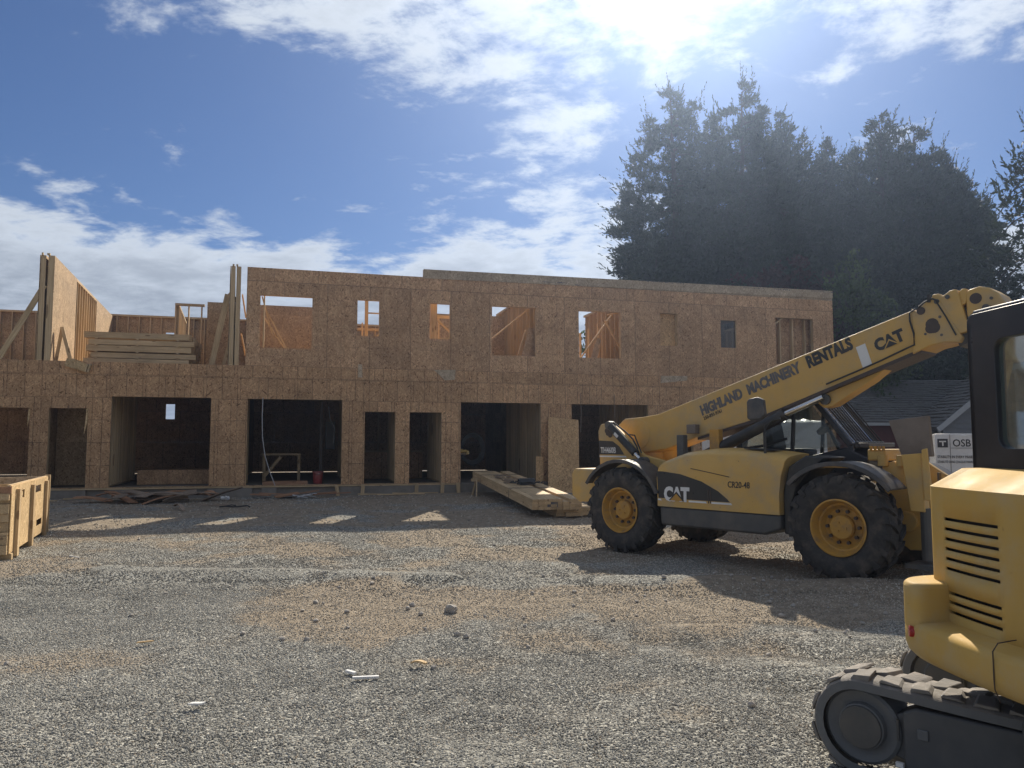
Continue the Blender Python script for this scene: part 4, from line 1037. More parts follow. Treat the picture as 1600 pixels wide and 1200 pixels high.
# engine pod on the near side
PY = -1.12
def pod_profile():
    pts = [(-1.02, .74), (-1.03, 1.20), (-1.00, 1.36), (-.90, 1.42), (-.55, 1.535), (-.15, 1.575), (.35, 1.565), (.80, 1.53), (1.02, 1.50), (.96, 1.30), (.93, 1.0), (.93, .74)]
    return pts
P = []
secs = [(-.50, 1.0, 1.02), (-.80, 1.0, 1.01), (-.98, 1.0, .985), (-1.07, .995, .95), (PY, .985, .89)]
pp = pod_profile()
for yy, fx, fz in secs: P.append([(x * fx, yy, (.74 + (z - .74) * (fz if z > 1.0 else 1))) for x, z in pp] + [(pp[0][0] * fx, yy, .74)])
pod = MB().grid(P); pod.f.append(tuple(range(len(pod.v) - 13, len(pod.v) - 1))); pod.m.append(0)
POD = pod.build('engine_cover', Y, TEL, smooth=True, angle=50)
MB().side([(-.96, .47), (-.98, .735), (.93, .735), (.93, .56), (.70, .47)], -1.11, -.45).build('skid_tank', M['skid'], TEL, bevel=.03)
# black swoosh with white stripe and mark
sw = [(-.985, .86), (-1.01, 1.245), (-.90, 1.245), (-.60, 1.215), (-.25, 1.125), (.02, 1.00), (.16, .90), (.20, .86)]
MB().side(sw, PY - .004, PY).build('decal', M['decal'], POD)
for a, b_ in ((-.995, -.93), (-.46, -.16), (-.09, .235)): MB().side([(a, .825), (a, .85), (b_ - .02, .85), (b_, .825)], PY - .006, PY).build('stripe', M['white'], POD)
lettering(POD, 'CAT', M['white'], .33, (-.88, PY - .008, .838), RX, 1, .44, .215, .06)
MB().side([(-.80, .835), (-.665, .965), (-.53, .835)], PY - .013, PY - .003).build('logo_triangle', M['decal'], POD)
MB().side([(-.775, .835), (-.665, .935), (-.555, .835)], PY - .016, PY - .003).build('logo_triangle', M['rim'], POD)
for x in (-.14, -.105): MB().box(x, x + .012, PY - .01, PY - .003, .83, 1.02).build('hinge', M['grease'], POD)
lettering(POD, 'CR20-48', M['decal'], .10, (.17, PY - .004, 1.06), RX, 1, .33, .085, .01)
MB().tube([(-.42, PY - .003, 1.30), (-.1, PY - .003, 1.25), (.2, PY - .003, 1.20)], .005, 4).build('scratch', M['grease'], POD)
MB().obox((.52, -.78, 1.575), (.22, 0, -.012), (0, .12, 0), (0, 0, .006)).build('grille', M['decal'], POD)
# black inner wing in front of the pod
MB().side([(.935, .50), (.94, 1.05), (1.02, 1.36), (1.25, 1.50), (1.5, 1.48), (1.3, 1.3), (1.12, 1.1), (1.04, .85), (1.05, .5)], -1.05, -.45).build('inner_wing', M['black'], TEL, bevel=.02)
# fenders
def fender(x, z, y0, y1, a0, a1, r, tilt=0, m='plastic', shine=None, n=12):
    o_, i_ = [], []
    for k in range(n + 1):
        a = R(a0 + (a1 - a0) * k / n); o_.append((x + r * math.cos(a), z + r * math.sin(a) * .96)); i_.append((x + (r - .03) * math.cos(a), z + (r - .03) * math.sin(a) * .96))
    F = MB().side(o_ + i_[::-1], y0, y1).build('fender', M[m], TEL, bevel=.01)
    F2 = MB().side(o_ + [(a * .93 + x * .07, b_ * .93 + z * .07) for a, b_ in o_][::-1], y0 - .012, y0 + .008).build('fender_lip', M[m], F, bevel=.006)
    return F
fender(1.68, .64, -1.17, -.72, 38, 140, .83)
fender(-1.72, .64, -1.15, -.72, 22, 150, .80)
fender(1.68, .64, .72, 1.17, 25, 150, .83); fender(-1.72, .64, .72, 1.17, 25, 150, .80)
MB().side([(1.42, 1.355), (1.94, 1.355), (1.92, 1.40), (1.45, 1.40)], -1.0, -.8).build('fender_bracket', Y, TEL)
fl = MB(); 
for k in range(4):
    a0, a1 = R(62 + 8 * k), R(62 + 8 * (k + 1)); 
    fl.add([(-1.72 + .806 * math.cos(a), yy, .64 + .775 * math.sin(a)) for yy in (-1.13, -.86) for a in (a0, a1)], [(0, 1, 3, 2)])
# cab on the far side
fr = MB()
def post(p, q, w_=.07): fr.beam(p, q, w_, w_)
C0, C1 = .12, 1.02
for yy in (C0, C1):
    post((-.42, yy, 1.30), (-.36, yy, 2.42)); post((-.36, yy, 2.42), (.62, yy, 2.50)); post((.62, yy, 2.50), (1.30, yy, 1.62)); post((1.30, yy, 1.62), (1.34, yy, 1.05)); post((.42, yy, 1.05), (.52, yy, 2.48), .05)
for x, z in ((-.36, 2.42), (.62, 2.50), (1.30, 1.62), (-.42, 1.32)): post((x, C0, z), (x, C1, z))
CAB = fr.build('cab', M['cab_black'], TEL, bevel=.012)
MB().side([(-.45, .8), (-.45, 1.42), (-.1, 1.46), (.75, 1.48), (1.25, 1.60), (1.55, 1.45), (1.50, .9)], C0 - .04, C1 + .02).build('cab_body', M['cab_black'], CAB, bevel=.02)
MB().box(-.36, .62, C0, C1, 2.44, 2.52).build('cab_roof', M['cab_black'], CAB, bevel=.03)
for nm, vs in (('windshield', [(1.285, C0 + .03, 1.66), (1.285, C1 - .03, 1.66), (.62, C1 - .03, 2.48), (.62, C0 + .03, 2.48)]), ('side_window', [(-.36, C0, 1.44), (1.18, C0, 1.62), (.58, C0, 2.46), (-.33, C0, 2.40)]),
               ('side_window', [(-.36, C1, 1.44), (1.18, C1, 1.62), (.58, C1, 2.46), (-.33, C1, 2.40)]), ('rear_window', [(-.40, C0, 1.44), (-.40, C1, 1.44), (-.36, C1, 2.40), (-.36, C0, 2.40)])):
    MB().add(vs, [(0, 1, 2, 3)]).build(nm, M['sheen_glass' if nm == 'windshield' else 'glass'], CAB)
for k in range(10):
    yy = C0 + .05 + k * .09
    MB().tube([(1.40, yy, 1.60), (1.37, yy, 1.66), (.70, yy, 2.50), (.66, yy, 2.56), (.3, yy, 2.58)], .010, 6).build('guard_bar', M['black'], CAB)
MB().tube([(1.36, C0 + .02, 1.67), (1.36, C1, 1.67)], .012, 6).tube([(.72, C0 + .02, 2.47), (.72, C1, 2.47)], .012, 6).build('guard_rail', M['black'], CAB)
MB().box(.0, .5, .38, .80, 1.45, 1.58).side([(-.12, 1.5), (-.2, 2.15), (-.1, 2.18), (.02, 1.55)], .38, .80).build('seat', M['seat'], CAB, bevel=.04)
MB().tube([(.95, .58, 1.5), (.78, .58, 1.86)], .025, 8).cyl((.775, .58, 1.87), (.755, .58, 1.90), .17, 20).build('steering_wheel', M['black'], CAB)
MB().box(1.28, 1.52, C0 + .05, C1, 1.60, 1.66).build('dash_cover', M['skid'], CAB, bevel=.01)
# near-side mirror on its arm
arm = MB().tube([(.66, -.98, 1.42), (.66, -.99, 1.78), (.67, -.98, 1.88), (.74, -.96, 1.95), (.86, -.93, 1.98)], .02, 8).build('mirror_arm', M['black'], TEL)
MB().side([(.42, 1.99), (.42, 2.21), (.45, 2.25), (.58, 2.27), (.66, 2.23), (.68, 2.03), (.62, 1.97), (.46, 1.96)], -1.02, -.93).build('mirror', M['plastic'], TEL, bevel=.02)
# front frame, stabilizer and hoses
MB().side([(1.95, 1.10), (1.96, 1.40), (2.10, 1.44), (2.42, 1.22), (2.62, .60), (2.50, .40), (2.25, .38), (2.0, .55)], -.50, -.42).side([(1.95, 1.10), (1.96, 1.40), (2.10, 1.44), (2.42, 1.22), (2.62, .60), (2.50, .40), (2.25, .38), (2.0, .55)], .42, .50).box(2.0, 2.5, -.42, .42, .5, 1.0).build('front_frame', Y, TEL, bevel=.012)
for x, z in ((1.98, 1.46), (2.20, 1.46)): MB().cyl((x, -.52, z - .08), (x, -.52, z + .05), .06, 12).build('pin', Y, TEL, smooth=True)
MB().cyl((2.24, -.56, .72), (2.24, -.40, .72), .12, 18).build('stabilizer_pivot', Y, TEL, bevel=.01)
MB().side([(2.36, .86), (2.28, 1.52), (2.50, 1.54), (2.52, .86)], -.74, -.58).side([(2.53, 1.0), (2.52, 1.58), (2.58, 1.60), (2.62, 1.0)], -.78, -.74).build('stabilizer', Y, TEL, bevel=.01)
MB().side([(2.24, 1.50), (2.10, 1.93), (2.55, 1.98), (2.58, 1.50)], -.62, -.54).build('stabilizer_cover', M['grey_steel'], TEL, bevel=.008)
MB().cyl((2.5, -.66, .3), (2.5, -.66, .9), .06, 12).box(2.32, 2.68, -.86, -.46, .22, .27).build('stabilizer_foot', M['skid'], TEL)
MB().box(1.78, 2.0, -.5, .3, 1.44, 1.58).build('manifold', Y, TEL, bevel=.02)
for k in range(4): MB().cyl((1.83 + .05 * k, -.5, 1.56), (1.83 + .05 * k, -.5, 1.62), .02, 8).build('fitting', M['rim'], TEL)
MB().tube([(-.5, -.3, 1.52), (.2, -.2, 1.62), (.5, -.1, 1.72)], .02, 6).build('hose', M['hose'], TEL)
# forks out in front, low down behind the digger
MB().box(3.05, 3.13, -.65, .65, 1.75, 2.55).build('fork_carriage', M['skid'], TEL, bevel=.01)
MB().beam((3.3, -.07, 3.0), (3.1, -.07, 2.2), .16, .16).build('carriage_arm', Y, TEL)
for yy in (-.45, .45): MB().box(3.13, 3.18, yy - .06, yy + .06, 1.72, 2.5).box(3.18, 4.3, yy - .06, yy + .06, 1.72, 1.77).build('fork', M['skid'], TEL)
# ------------------------------------------------------------------ mini excavator in the right foreground (local x: its front, y: its left, away from us)
EX_ROT = R(5.3)
EXC = thing('mini_excavator', 'yellow mini excavator with slotted engine cover and dark cab at the right edge', 'excavator', (2.1, 3.4, 0), EX_ROT)
YC = M['yellow_clean']
# engine cover: curved rear sheet with real slots
def smooth_curve(pts, n):
    """Catmull-Rom through 2d points"""
    out = []; P = [pts[0]] + pts + [pts[-1]]
    for i in range(1, len(P) - 2):
        for t in np.linspace(0, 1, n, endpoint=False):
            p0, p1, p2, p3 = map(np.array, P[i - 1:i + 3])
            out.append(tuple(.5 * ((2 * p1) + (-p0 + p2) * t + (2 * p0 - 5 * p1 + 4 * p2 - p3) * t * t + (-p0 + 3 * p1 - 3 * p2 + p3) * t ** 3)))
    out.append(pts[-1]); return out
plan = smooth_curve([(.20, .505), (.09, .485), (.012, .405), (-.012, .28), (-.028, .10), (-.03, -.10), (-.02, -.35), (.01, -.6), (.07, -.82), (.16, -.95)], 9)
plan = [(1.0, .47)] + plan + [(1.0, -1.0)]
# arc index where y is nearest to a value
def near_y(v): return min(range(8, len(plan) - 4), key=lambda i: abs(plan[i][1] - v))
i0, i1 = near_y(.285), near_y(-.10)
zs = [.70]
slots = []
for zc in [.860, .904, .947, 1.058, 1.104, 1.150, 1.196, 1.243, 1.290]:
    zs += [zc - .0075, zc + .0075]; slots.append((zc - .0075, zc + .0075))
zs += [1.40, 1.437]
def bulge(z): return 0.035 * max(0, (.98 - z)) - .01 * max(0, z - 1.2)
cov = MB(); nP = len(plan)
V = [[(x + bulge(z) * 0, y, z) for z in zs] for x, y in plan]
cov.v = [v for col in V for v in col]; m_ = len(zs)
for i in range(nP - 1):
    for k in range(m_ - 1):
        if (zs[k], zs[k + 1]) in [(a, b_) for a, b_ in slots] and i0 <= i < i1: continue
        cov.f.append((i * m_ + k, i * m_ + k + 1, (i + 1) * m_ + k + 1, (i + 1) * m_ + k)); cov.m.append(0)
# top: chamfer then lid
top1 = [(x, y, 1.437) for x, y in plan]; top2 = []
for x, y in plan:
    top2.append((min(1.0, max(x + .13, .13)), y * .86 + .0, 1.525))
o_ = len(cov.v); cov.v += top1 + top2
for i in range(nP - 1): cov.f.append((o_ + i, o_ + i + 1, o_ + nP + i + 1, o_ + nP + i)); cov.m.append(0)
cov.f.append(tuple(range(o_ + nP, o_ + 2 * nP))); cov.m.append(0)
bmx = None
COV = cov.build('engine_cover', YC, EXC, smooth=True, angle=32)
bm = bmesh.new(); bm.from_mesh(COV.data); bmesh.ops.remove_doubles(bm, verts=bm.verts, dist=.0005); bmesh.ops.recalc_face_normals(bm, faces=bm.faces); bm.to_mesh(COV.data); bm.free()
COV.data.polygons.foreach_set('use_smooth', [True] * len(COV.data.polygons)); soften(COV.data, 32)
sd = COV.modifiers.new('thickness', 'SOLIDIFY'); sd.thickness = .012; sd.offset = -1
MB().plan([(x + .03, y * .95) for x, y in plan], .72, 1.42).build('slot_shade_box', M['black'], EXC)  # black box behind the slots, its colour stands in for the shade inside
MB().side([(.10, .70), (.10, 1.50), (.112, 1.50), (.112, .70)], .462, .478).build('panel_seam', M['grease'], COV)
MB().tube([(.13, .482, .98), (.085, .470, 1.0), (.085, .47, 1.36), (.13, .482, 1.38)], .012, 6).build('door_handle', YC, COV, smooth=True)
# counterweight: low curved band with a raised corner block
cwo = smooth_curve([(.60, .545), (.20, .535), (-.02, .505), (-.135, .425), (-.175, .29), (-.185, .05), (-.18, -.2), (-.15, -.5), (-.09, -.8), (.05, -1.02), (.3, -1.08)], 8)
def ring(pts, inset):
    out = []
    for i, p in enumerate(pts):
        a = np.array(pts[max(0, i - 1)]); b_ = np.array(pts[min(len(pts) - 1, i + 1)]); t = b_ - a; t /= np.linalg.norm(t); nrm = np.array([-t[1], t[0]])
        q = np.array(p) + nrm * -inset if False else np.array(p) + np.array([-t[1] * -1, t[0] * -1]) * -inset
        out.append(tuple(q))
    return out
def cw_rows(profile, pts):
    """profile: list of (inset, z) going up; centre of the machine is to the inside"""
    rows = []
    for ins, z in profile:
        row = []
        for i, (x, y) in enumerate(pts):
            a = np.array(pts[max(0, i - 1)]); b_ = np.array(pts[min(len(pts) - 1, i + 1)]); t = (b_ - a) / np.linalg.norm(b_ - a)
            n_in = np.array([-t[1], t[0]])
            if np.dot(n_in, np.array([.5, -.25]) - np.array([x, y])) < 0: n_in = -n_in
            row.append((x + n_in[0] * ins, y + n_in[1] * ins, z))
        rows.append(row)
    return rows
cw = MB(); cw.grid(cw_rows([(.16, .60), (.05, .625), (.012, .66), (0, .70), (0, .775), (.012, .795), (.04, .806), (.22, .815)], cwo))
CW = cw.build('counterweight', YC, EXC, smooth=True, angle=40)
cb = smooth_curve([(.60, .545), (.20, .535), (-.02, .505), (-.135, .425), (-.172, .33), (-.145, .275), (-.04, .262)], 7)
MB().plan(cb + [(.05, .265), (.55, .32)], .76, .985).build('corner_block', YC, CW, bevel=.022, seg=3)
i_s = min(range(len(cwo)), key=lambda i: abs(cwo[i][1] + .22)); px, py = cwo[i_s]
MB().tube([(px + .02, py, .61), (px - .002, py, .66), (px - .004, py, .70), (px - .004, py, .81), (px + .02, py, .842), (px + .1, py, .853)], .0028, 6).build('joint', M['grease'], CW)
i_r = min(range(10, len(cwo)), key=lambda i: abs(cwo[i][1] - .315)); rx_, ry_ = cwo[i_r]
MB().cyl((rx_ + .01, ry_ - .002, .758), (rx_ - .012, ry_ + .008, .758), .026, 24).build('reflector', M['red'], CW, bevel=.003)
# cab
CX0, CX1, CY0, CY1, CZ0, CZ1 = .33, 1.75, -.62, .525, 1.50, 2.315
def rr_rect(y0, y1, z0, z1, r, n=6):
    pts = []
    for cy_, cz_, a0 in ((y1 - r, z1 - r, 0), (y0 + r, z1 - r, 90), (y0 + r, z0 + r, 180), (y1 - r, z0 + r, 270)):
        for k in range(n + 1):
            a = R(a0 + 90 * k / n); pts.append((cy_ + r * math.cos(a), cz_ + r * math.sin(a)))
    return pts
def wall_with_window(out, inn, fn, t0, t1):
    """ring between two loops of equal length, thickened"""
    m = MB(); n = len(out)
    vs = [fn(*p, t0) for p in out] + [fn(*p, t0) for p in inn] + [fn(*p, t1) for p in out] + [fn(*p, t1) for p in inn]
    fs = []
    for i in range(n):
        j = (i + 1) % n
        fs += [(i, j, n + j, n + i), (2 * n + i, 3 * n + i, 3 * n + j, 2 * n + j), (n + i, n + j, 3 * n + j, 3 * n + i), (i, 2 * n + i, 2 * n + j, j)]
    m.add(vs, fs); return m
CAB2 = wall_with_window(rr_rect(CY0, CY1, CZ0, CZ1, .045), rr_rect(CY0 + .2, .335, 1.622, 2.165, .06), lambda a, b_, d: (d, a, b_), CX0, CX0 + .06).build('cab', M['cab_black'], EXC, bevel=.004)
MB().add([(CX0 + .025, y, z) for y, z in rr_rect(CY0 + .19, .345, 1.612, 2.175, .06)], [tuple(range(28))]).build('rear_window', M['green_glass'], CAB2)
wall_with_window(rr_rect(CX0, CX1, CZ0 - .4, CZ1, .05), rr_rect(CX0 + .10, CX1 - .12, 1.45, 2.22, .08), lambda a, b_, d: (a, d, b_), CY1 - .04, CY1).build('side_wall', M['cab_black'], CAB2, bevel=.004)
wall_with_window(rr_rect(CX0, CX1, CZ0 - .4, CZ1, .05), rr_rect(CX0 + .14, CX1 - .12, 1.45, 2.22, .08), lambda a, b_, d: (a, d, b_), CY0, CY0 + .04).build('side_wall', M['cab_black'], CAB2, bevel=.004)
MB().add([(x, CY1 - .02, z) for x, z in rr_rect(CX0 + .09, CX1 - .11, 1.44, 2.23, .08)], [tuple(range(28))]).build('side_window', M['green_glass'], CAB2)
MB().add([(x, CY0 + .02, z) for x, z in rr_rect(CX0 + .13, CX1 - .11, 1.44, 2.23, .08)], [tuple(range(28))]).build('side_window', M['green_glass'], CAB2)
wall_with_window(rr_rect(CY0, CY1, CZ0 - .4, CZ1, .05), rr_rect(CY0 + .08, CY1 - .08, 1.3, 2.24, .08), lambda a, b_, d: (d, a, b_), CX1 - .05, CX1).build('front_wall', M['cab_black'], CAB2, bevel=.004)
rf = MB().grid([[(CX0 - .0 + ix, iy, CZ1 + .0 + dz) for ix, iy, dz in ((.0, CY0, -.02), (.02, CY0 + .02, .012), (.1, CY0 + .1, .03), (.1, CY1 - .1, .03), (.02, CY1 - .02, .012), (0, CY1, -.02))],
                [(CX1 + ix, iy, CZ1 + dz) for ix, iy, dz in ((0, CY0, -.02), (-.02, CY0 + .02, .012), (-.1, CY0 + .1, .03), (-.1, CY1 - .1, .03), (-.02, CY1 - .02, .012), (0, CY1, -.02))]])
rf.box(CX0 + .01, CX1 - .01, CY0 + .03, CY1 - .03, CZ1 - .03, CZ1 + .02); rf.build('cab_roof', M['cab_black'], CAB2, bevel=.01)
MB().box(.75, 1.2, -.25, .2, 1.25, 1.4).side([(.66, 1.35), (.58, 2.0), (.66, 2.03), (.80, 1.4)], -.22, .18).build('seat', M['seat'], CAB2, bevel=.04)
MB().box(.9, 1.0, .30, .42, 1.3, 1.68).box(.9, 1.0, -.50, -.38, 1.3, 1.68).build('control_console', M['plastic'], CAB2, bevel=.02)
MB().box(-.0, .003, 0, .10, 0, .115).build('warning_label', mat('label_yellow', (.55, .47, .18), .5), CAB2, loc=(CX0 + .032, .075, 1.655))
MB().prism([(.015, .05), (.05, .098), (.085, .05)], lambda a, b_, d: (d, a, b_), -.004, -.001).build('warning_triangle', M['print'], CAB2, loc=(CX0 + .032, .075, 1.658))
MB().prism([(.030, .057), (.05, .087), (.070, .057)], lambda a, b_, d: (d, a, b_), -.007, -.003).build('warning_triangle', M['label_yellow'] if 'label_yellow' in M else bpy.data.materials['label_yellow'], CAB2, loc=(CX0 + .032, .075, 1.658))
# deck, boom foot and front linkage (mostly out of the frame)
MB().plan([(.02, .42), (.02, -.9), (1.75, -.98), (1.75, .52), (.2, .52)], .60, .70).build('deck', M['track_frame'], EXC, bevel=.02)
MB().cyl((.75, -.25, .47), (.75, -.25, .60), .42, 32).build('slew_ring', M['track_frame'], EXC)
MB().side([(1.7, .65), (1.7, 1.0), (2.05, .95), (2.05, .72)], -.45, -.15).build('boom_foot', YC, EXC, bevel=.02)
MB().side([(1.9, .8), (2.3, 2.0), (3.0, 2.6), (3.3, 2.5), (2.6, 1.9), (2.15, .8)], -.40, -.22).build('boom', YC, EXC, bevel=.02)
MB().side([(3.0, 2.7), (3.25, 2.75), (3.7, 1.2), (3.5, 1.1)], -.39, -.23).build('dipper', YC, EXC, bevel=.02)
MB().side([(3.45, 1.15), (3.75, 1.2), (3.95, .75), (3.7, .35), (3.3, .45), (3.6, .75)], -.55, -.08).build('bucket', M['skid'], EXC, bevel=.02)
MB().cyl((2.2, -.31, 1.1), (2.75, -.31, 2.1), .05, 12).cyl((2.75, -.31, 2.1), (2.95, -.31, 2.45), .03, 12).build('boom_cylinder', M['black'], EXC, smooth=True)
# tracks: the undercarriage is turned 45 degrees to the house
TA = -R(45) - EX_ROT
def track(bx, by, L, nm='track'):
    """bx, by: world position of the rear idler at ground level, outer face"""
    wx, wy = bx - 2.1, by - 3.4; c_, s_ = math.cos(-EX_ROT), math.sin(-EX_ROT)
    lx, ly = wx * c_ - wy * s_, wx * s_ + wy * c_
    r = .212; zc = .225; w_ = .30; n = 14
    loop = [(-r * math.sin(PI * k / n), zc + r * math.cos(PI * k / n) ) for k in range(n + 1)]         # rear end, top to bottom
    loop += [(x, zc - r) for x in np.linspace(.1, L - .1, 16)]
    loop += [(L + r * math.sin(PI * k / n), zc - r * math.cos(PI * k / n)) for k in range(n + 1)]
    tops = np.linspace(L - .1, .1, 16); loop += [(x, zc + r - .020 * math.sin(PI * (x / L)) ) for x in tops]
    m = MB(); N_ = len(loop); cen = np.array([L / 2, zc])
    def off(p, q, d):
        t = np.array(q) - np.array(p); t = t / (np.linalg.norm(t) + 1e-9); return np.array([t[1], -t[0]]) * d
    prof = [(0, -.028), (.0, .012), (.012, .022), (.05, .028), (w_ - .05, .028), (w_ - .012, .022), (w_, .012), (w_, -.028)]
    rows = []
    for i, p in enumerate(loop):
        o = off(loop[i - 1], loop[(i + 1) % N_], 1.0)
        if np.dot(o, np.array(p) - np.array([min(max(p[0], 0), L), zc])) < 0: o = -o
        rows.append([(p[0] + o[0] * h, y, p[1] + o[1] * h) for y, h in prof])
    rows.append(rows[0]); m.grid(rows)
    nj = len(prof) - 1; m.m = [1 if 1 <= k % nj <= 5 else 0 for k in range(len(m.f))]
    T = m.build(nm, [M['track_side'], M['dust']], EXC, smooth=True, loc=(lx, ly, 0), rot=(0, 0, TA), angle=40)
    # dusty rubber lugs along the belt, two staggered rows
    cum = [0]
    for i in range(N_): cum.append(cum[-1] + math.dist(loop[i], loop[(i + 1) % N_]))
    tot = cum[-1]; pitch = .135; nl = int(tot / pitch)
    def at(s):
        s %= tot
        for i in range(N_):
            if cum[i + 1] >= s:
                a, b_ = np.array(loop[i]), np.array(loop[(i + 1) % N_]); f_ = (s - cum[i]) / (cum[i + 1] - cum[i] + 1e-9); p = a + (b_ - a) * f_
                t = (b_ - a) / (np.linalg.norm(b_ - a) + 1e-9); o = np.array([t[1], -t[0]])
                if np.dot(o, p - np.array([min(max(p[0], 0), L), zc])) < 0: o = -o
                return p, t, o
    g = np.random.default_rng(3)
    for k in range(nl):
        for row in (0, 1):
            s = (k + .5 * row) * tot / nl; p, t, o = at(s)
            y0, y1 = ((.010, .155), (.145, .290))[row]; hl = .050
            vs = []
            for ys, sk in ((y0, -.012 if row == 0 else .012), (y1, .012 if row == 0 else -.012)):
                for a, h in ((-hl, .024), (hl, .024), (hl * .74, .043), (-hl * .74, .043)):
                    q = p + t * (a + sk + g.normal(0, .006)) + o * (h + g.normal(0, .004)); vs.append((q[0], ys, q[1]))
            MB().add(vs, [(0, 1, 2, 3), (7, 6, 5, 4), (0, 4, 5, 1), (1, 5, 6, 2), (2, 6, 7, 3), (3, 7, 4, 0)]).build('track_lug', M['dust'], T, bevel=.005)
    # idler, sprocket, frame
    MB().lathe([(.185, .06), (.185, .04), (.17, .03), (.13, .05), (.115, .05), (.11, .018), (.10, .012), (0, .010)], c=(0, 0, zc), n=40).lathe([(.185, .06), (.185, .22), (0, .22)], c=(0, 0, zc), n=30).build('idler', M['track_side'], T, smooth=True)
    MB().lathe([(.104, .013), (.100, .004), (.0, .002)], c=(0, 0, zc), n=36).build('hub_cover', M['skid'], T, smooth=True)
    MB().lathe([(.17, .06), (.17, .03), (.10, .0), (0, -.005)], c=(L, 0, zc), n=30).lathe([(.17, .06), (.17, .2), (0, .2)], c=(L, 0, zc), n=30).build('sprocket', M['skid'], T, smooth=True)
    MB().side([(.20, .06), (.20, .345), (.26, .375), (L - .15, .375), (L - .15, .06)], .015, .27).build('track_frame', M['track_frame'], T, bevel=.012)
    MB().side([(.12, .12), (.12, .30), (.21, .34), (.21, .10)], .05, .25).build('idler_yoke', M['track_frame'], T, bevel=.01)
    MB().box(.265, .315, .006, .016, .235, .285).build('cover_plate', M['track_side'], T, bevel=.004)
    MB().box(.165, .20, .0, .02, .085, .105).build('grease_fitting', M['white'], T)
    MB().cyl((.172, .03, .20), (.172, .03, .30), .008, 8).build('rod', M['skid'], T)
    for x in (.45, .75, 1.05, 1.35): MB().cyl((x, .04, .075), (x, .25, .075), .055, 18).build('roller', M['skid'], T)
    return T
track(1.745, 3.945, 1.8)
track(1.786 + .707 * 1.15, 3.905 + .707 * 1.15, 1.75)
MB().box(-.6, .6, -.35, .35, .2, .46).build('undercarriage', M['track_frame'], EXC, loc=(.75, -.25, 0), rot=(0, 0, TA), bevel=.03)
# ------------------------------------------------------------------ lumber, sheets and litter round the site
def gz(x, y): return float(height(np.array(x), np.array(y)))
def fpos(u, v): return (FW[0] * u + FN[0] * v, 23.5 + FW[1] * u + FN[1] * v)

def board_mesh(L, w_, h, cache={}):
    k = (L, w_, h)
    if k not in cache: cache[k] = MB().box(0, L, 0, w_, 0, h).mesh('board', M['wood_x'])
    return cache[k]
# stack of long joists on the open deck
x, y = fpos(-12.1, .75)
DS = thing('lumber_stack', 'stack of long tan joists lying on the open upper deck between the party walls', 'lumber stack', (x, y, FLOOR - .02), FA)
me = MB().box(0, 2.72, 0, .09, 0, .20).mesh('joist', M['wood_x'])
for lay in range(5):
    for k in range(12):
        o = link('joist', me, DS, (random.uniform(-.03, .05) + (.12 if lay in (1, 3) and k < 2 else 0), .02 + k * .2 + random.uniform(-.01, .01), .03 + lay * .185 + (.0 if lay < 2 else .0)))
        o.scale = (1, 1, .72 + .12 * (lay in (0, 2, 4)))
    for k in range(3): MB().box(.25 + k * 1.05, .32 + k * 1.05, .0, 2.35, 0, .03).build('spacer', M['wood_y'], DS, loc=(0, 0, lay * .185))
lettering(DS, 'SPRUCE 2x10 KD', M['decal_grey'], .06, (1.25, -.004, .47), RX, 1.0) if False else None
# box of pale board on the deck edge
x, y = fpos(-12.28, -.16)
OB = thing('offcut_box', 'small pale strand board box lying tilted over the edge of the upper deck', 'offcut', (x, y, 3.90), 0, rot=(R(6), R(17), FA))
MB().box(0, .50, 0, .012, -.22, 0).box(0, .50, .25, .262, -.22, 0).box(0, .50, .012, .25, -.22, -.208).build('side_board', M['osb_pale'], OB)
MB().box(.50, .54, 0, .26, -.22, .0).box(.56, .60, 0, .26, -.22, .01).build('end_board', M['wood_y'], OB)

# sloping lumber bundle in front of the third garage door
A = Vector((.44, 16.65, .20)); Bv = Vector((-1.18, 23.0, .57)); D = (Bv - A); LL = D.length; D.normalize()
yaw = math.atan2(D.y, D.x); pit = -math.asin(D.z)
LS = thing('lumber_stack', 'bundle of long boards sloping into the third garage doorway, sunlit at its front end', 'lumber stack', A, 0, rot=(0, pit, yaw))
bm_ = board_mesh(LL, .135, .056)
for row in range(8):
    for lay in range(4):
        if row in (5,) and lay == 3: continue
        o = link('board', bm_, LS, (random.uniform(-.02, .02) + (.0 if row < 5 else -.06), -row * .139 - .135, lay * .058)); 
for t in (.32, .82):
    MB().box(t * LL, t * LL + .02, -1.13, .012, -.008, .242).build('strap', M['grey_steel'], LS) if False else MB().tube([(t * LL, .004, -.004), (t * LL, .004, .236), (t * LL, -1.115, .236)], .006, 4).build('strap', M['print'], LS)
MB().box(-.006, -.002, -.58, -.34, .05, .165).build('end_stamp', M['decal_grey'], LS)
bm2 = board_mesh(4.2, .20, .085)
LS2 = thing('lumber_stack', 'low bundle of reddish boards flat on the ground under the sloping bundle', 'lumber stack', (.98, 16.9, gz(1, 16.9) + .02), math.atan2(6.4, -1.5))
for row in range(5):
    for lay in range(2):
        o = link('board', bm2, LS2, (random.uniform(-.05, .05) + (.14 if row > 2 else 0), -row * .205 - .2, lay * .088)); 
b3 = MB().box(0, 1.5, 0, .1, 0, .05)
x, y = -1.02, 22.0
SH = thing('sawhorse', 'thin legged sawhorse holding up the far end of the sloping boards', 'sawhorse', (x, y, gz(x, y)), FA)
MB().box(-.15, 1.2, -.05, .05, .42, .50).build('top_rail', M['wood_x'], SH)
for sx in (0, 1.05):
    for sy in (-.28, .28): MB().beam((sx, sy * .1, .45), (sx - .06, sy, 0), .035, .07).build('leg', M['wood_z'], SH)
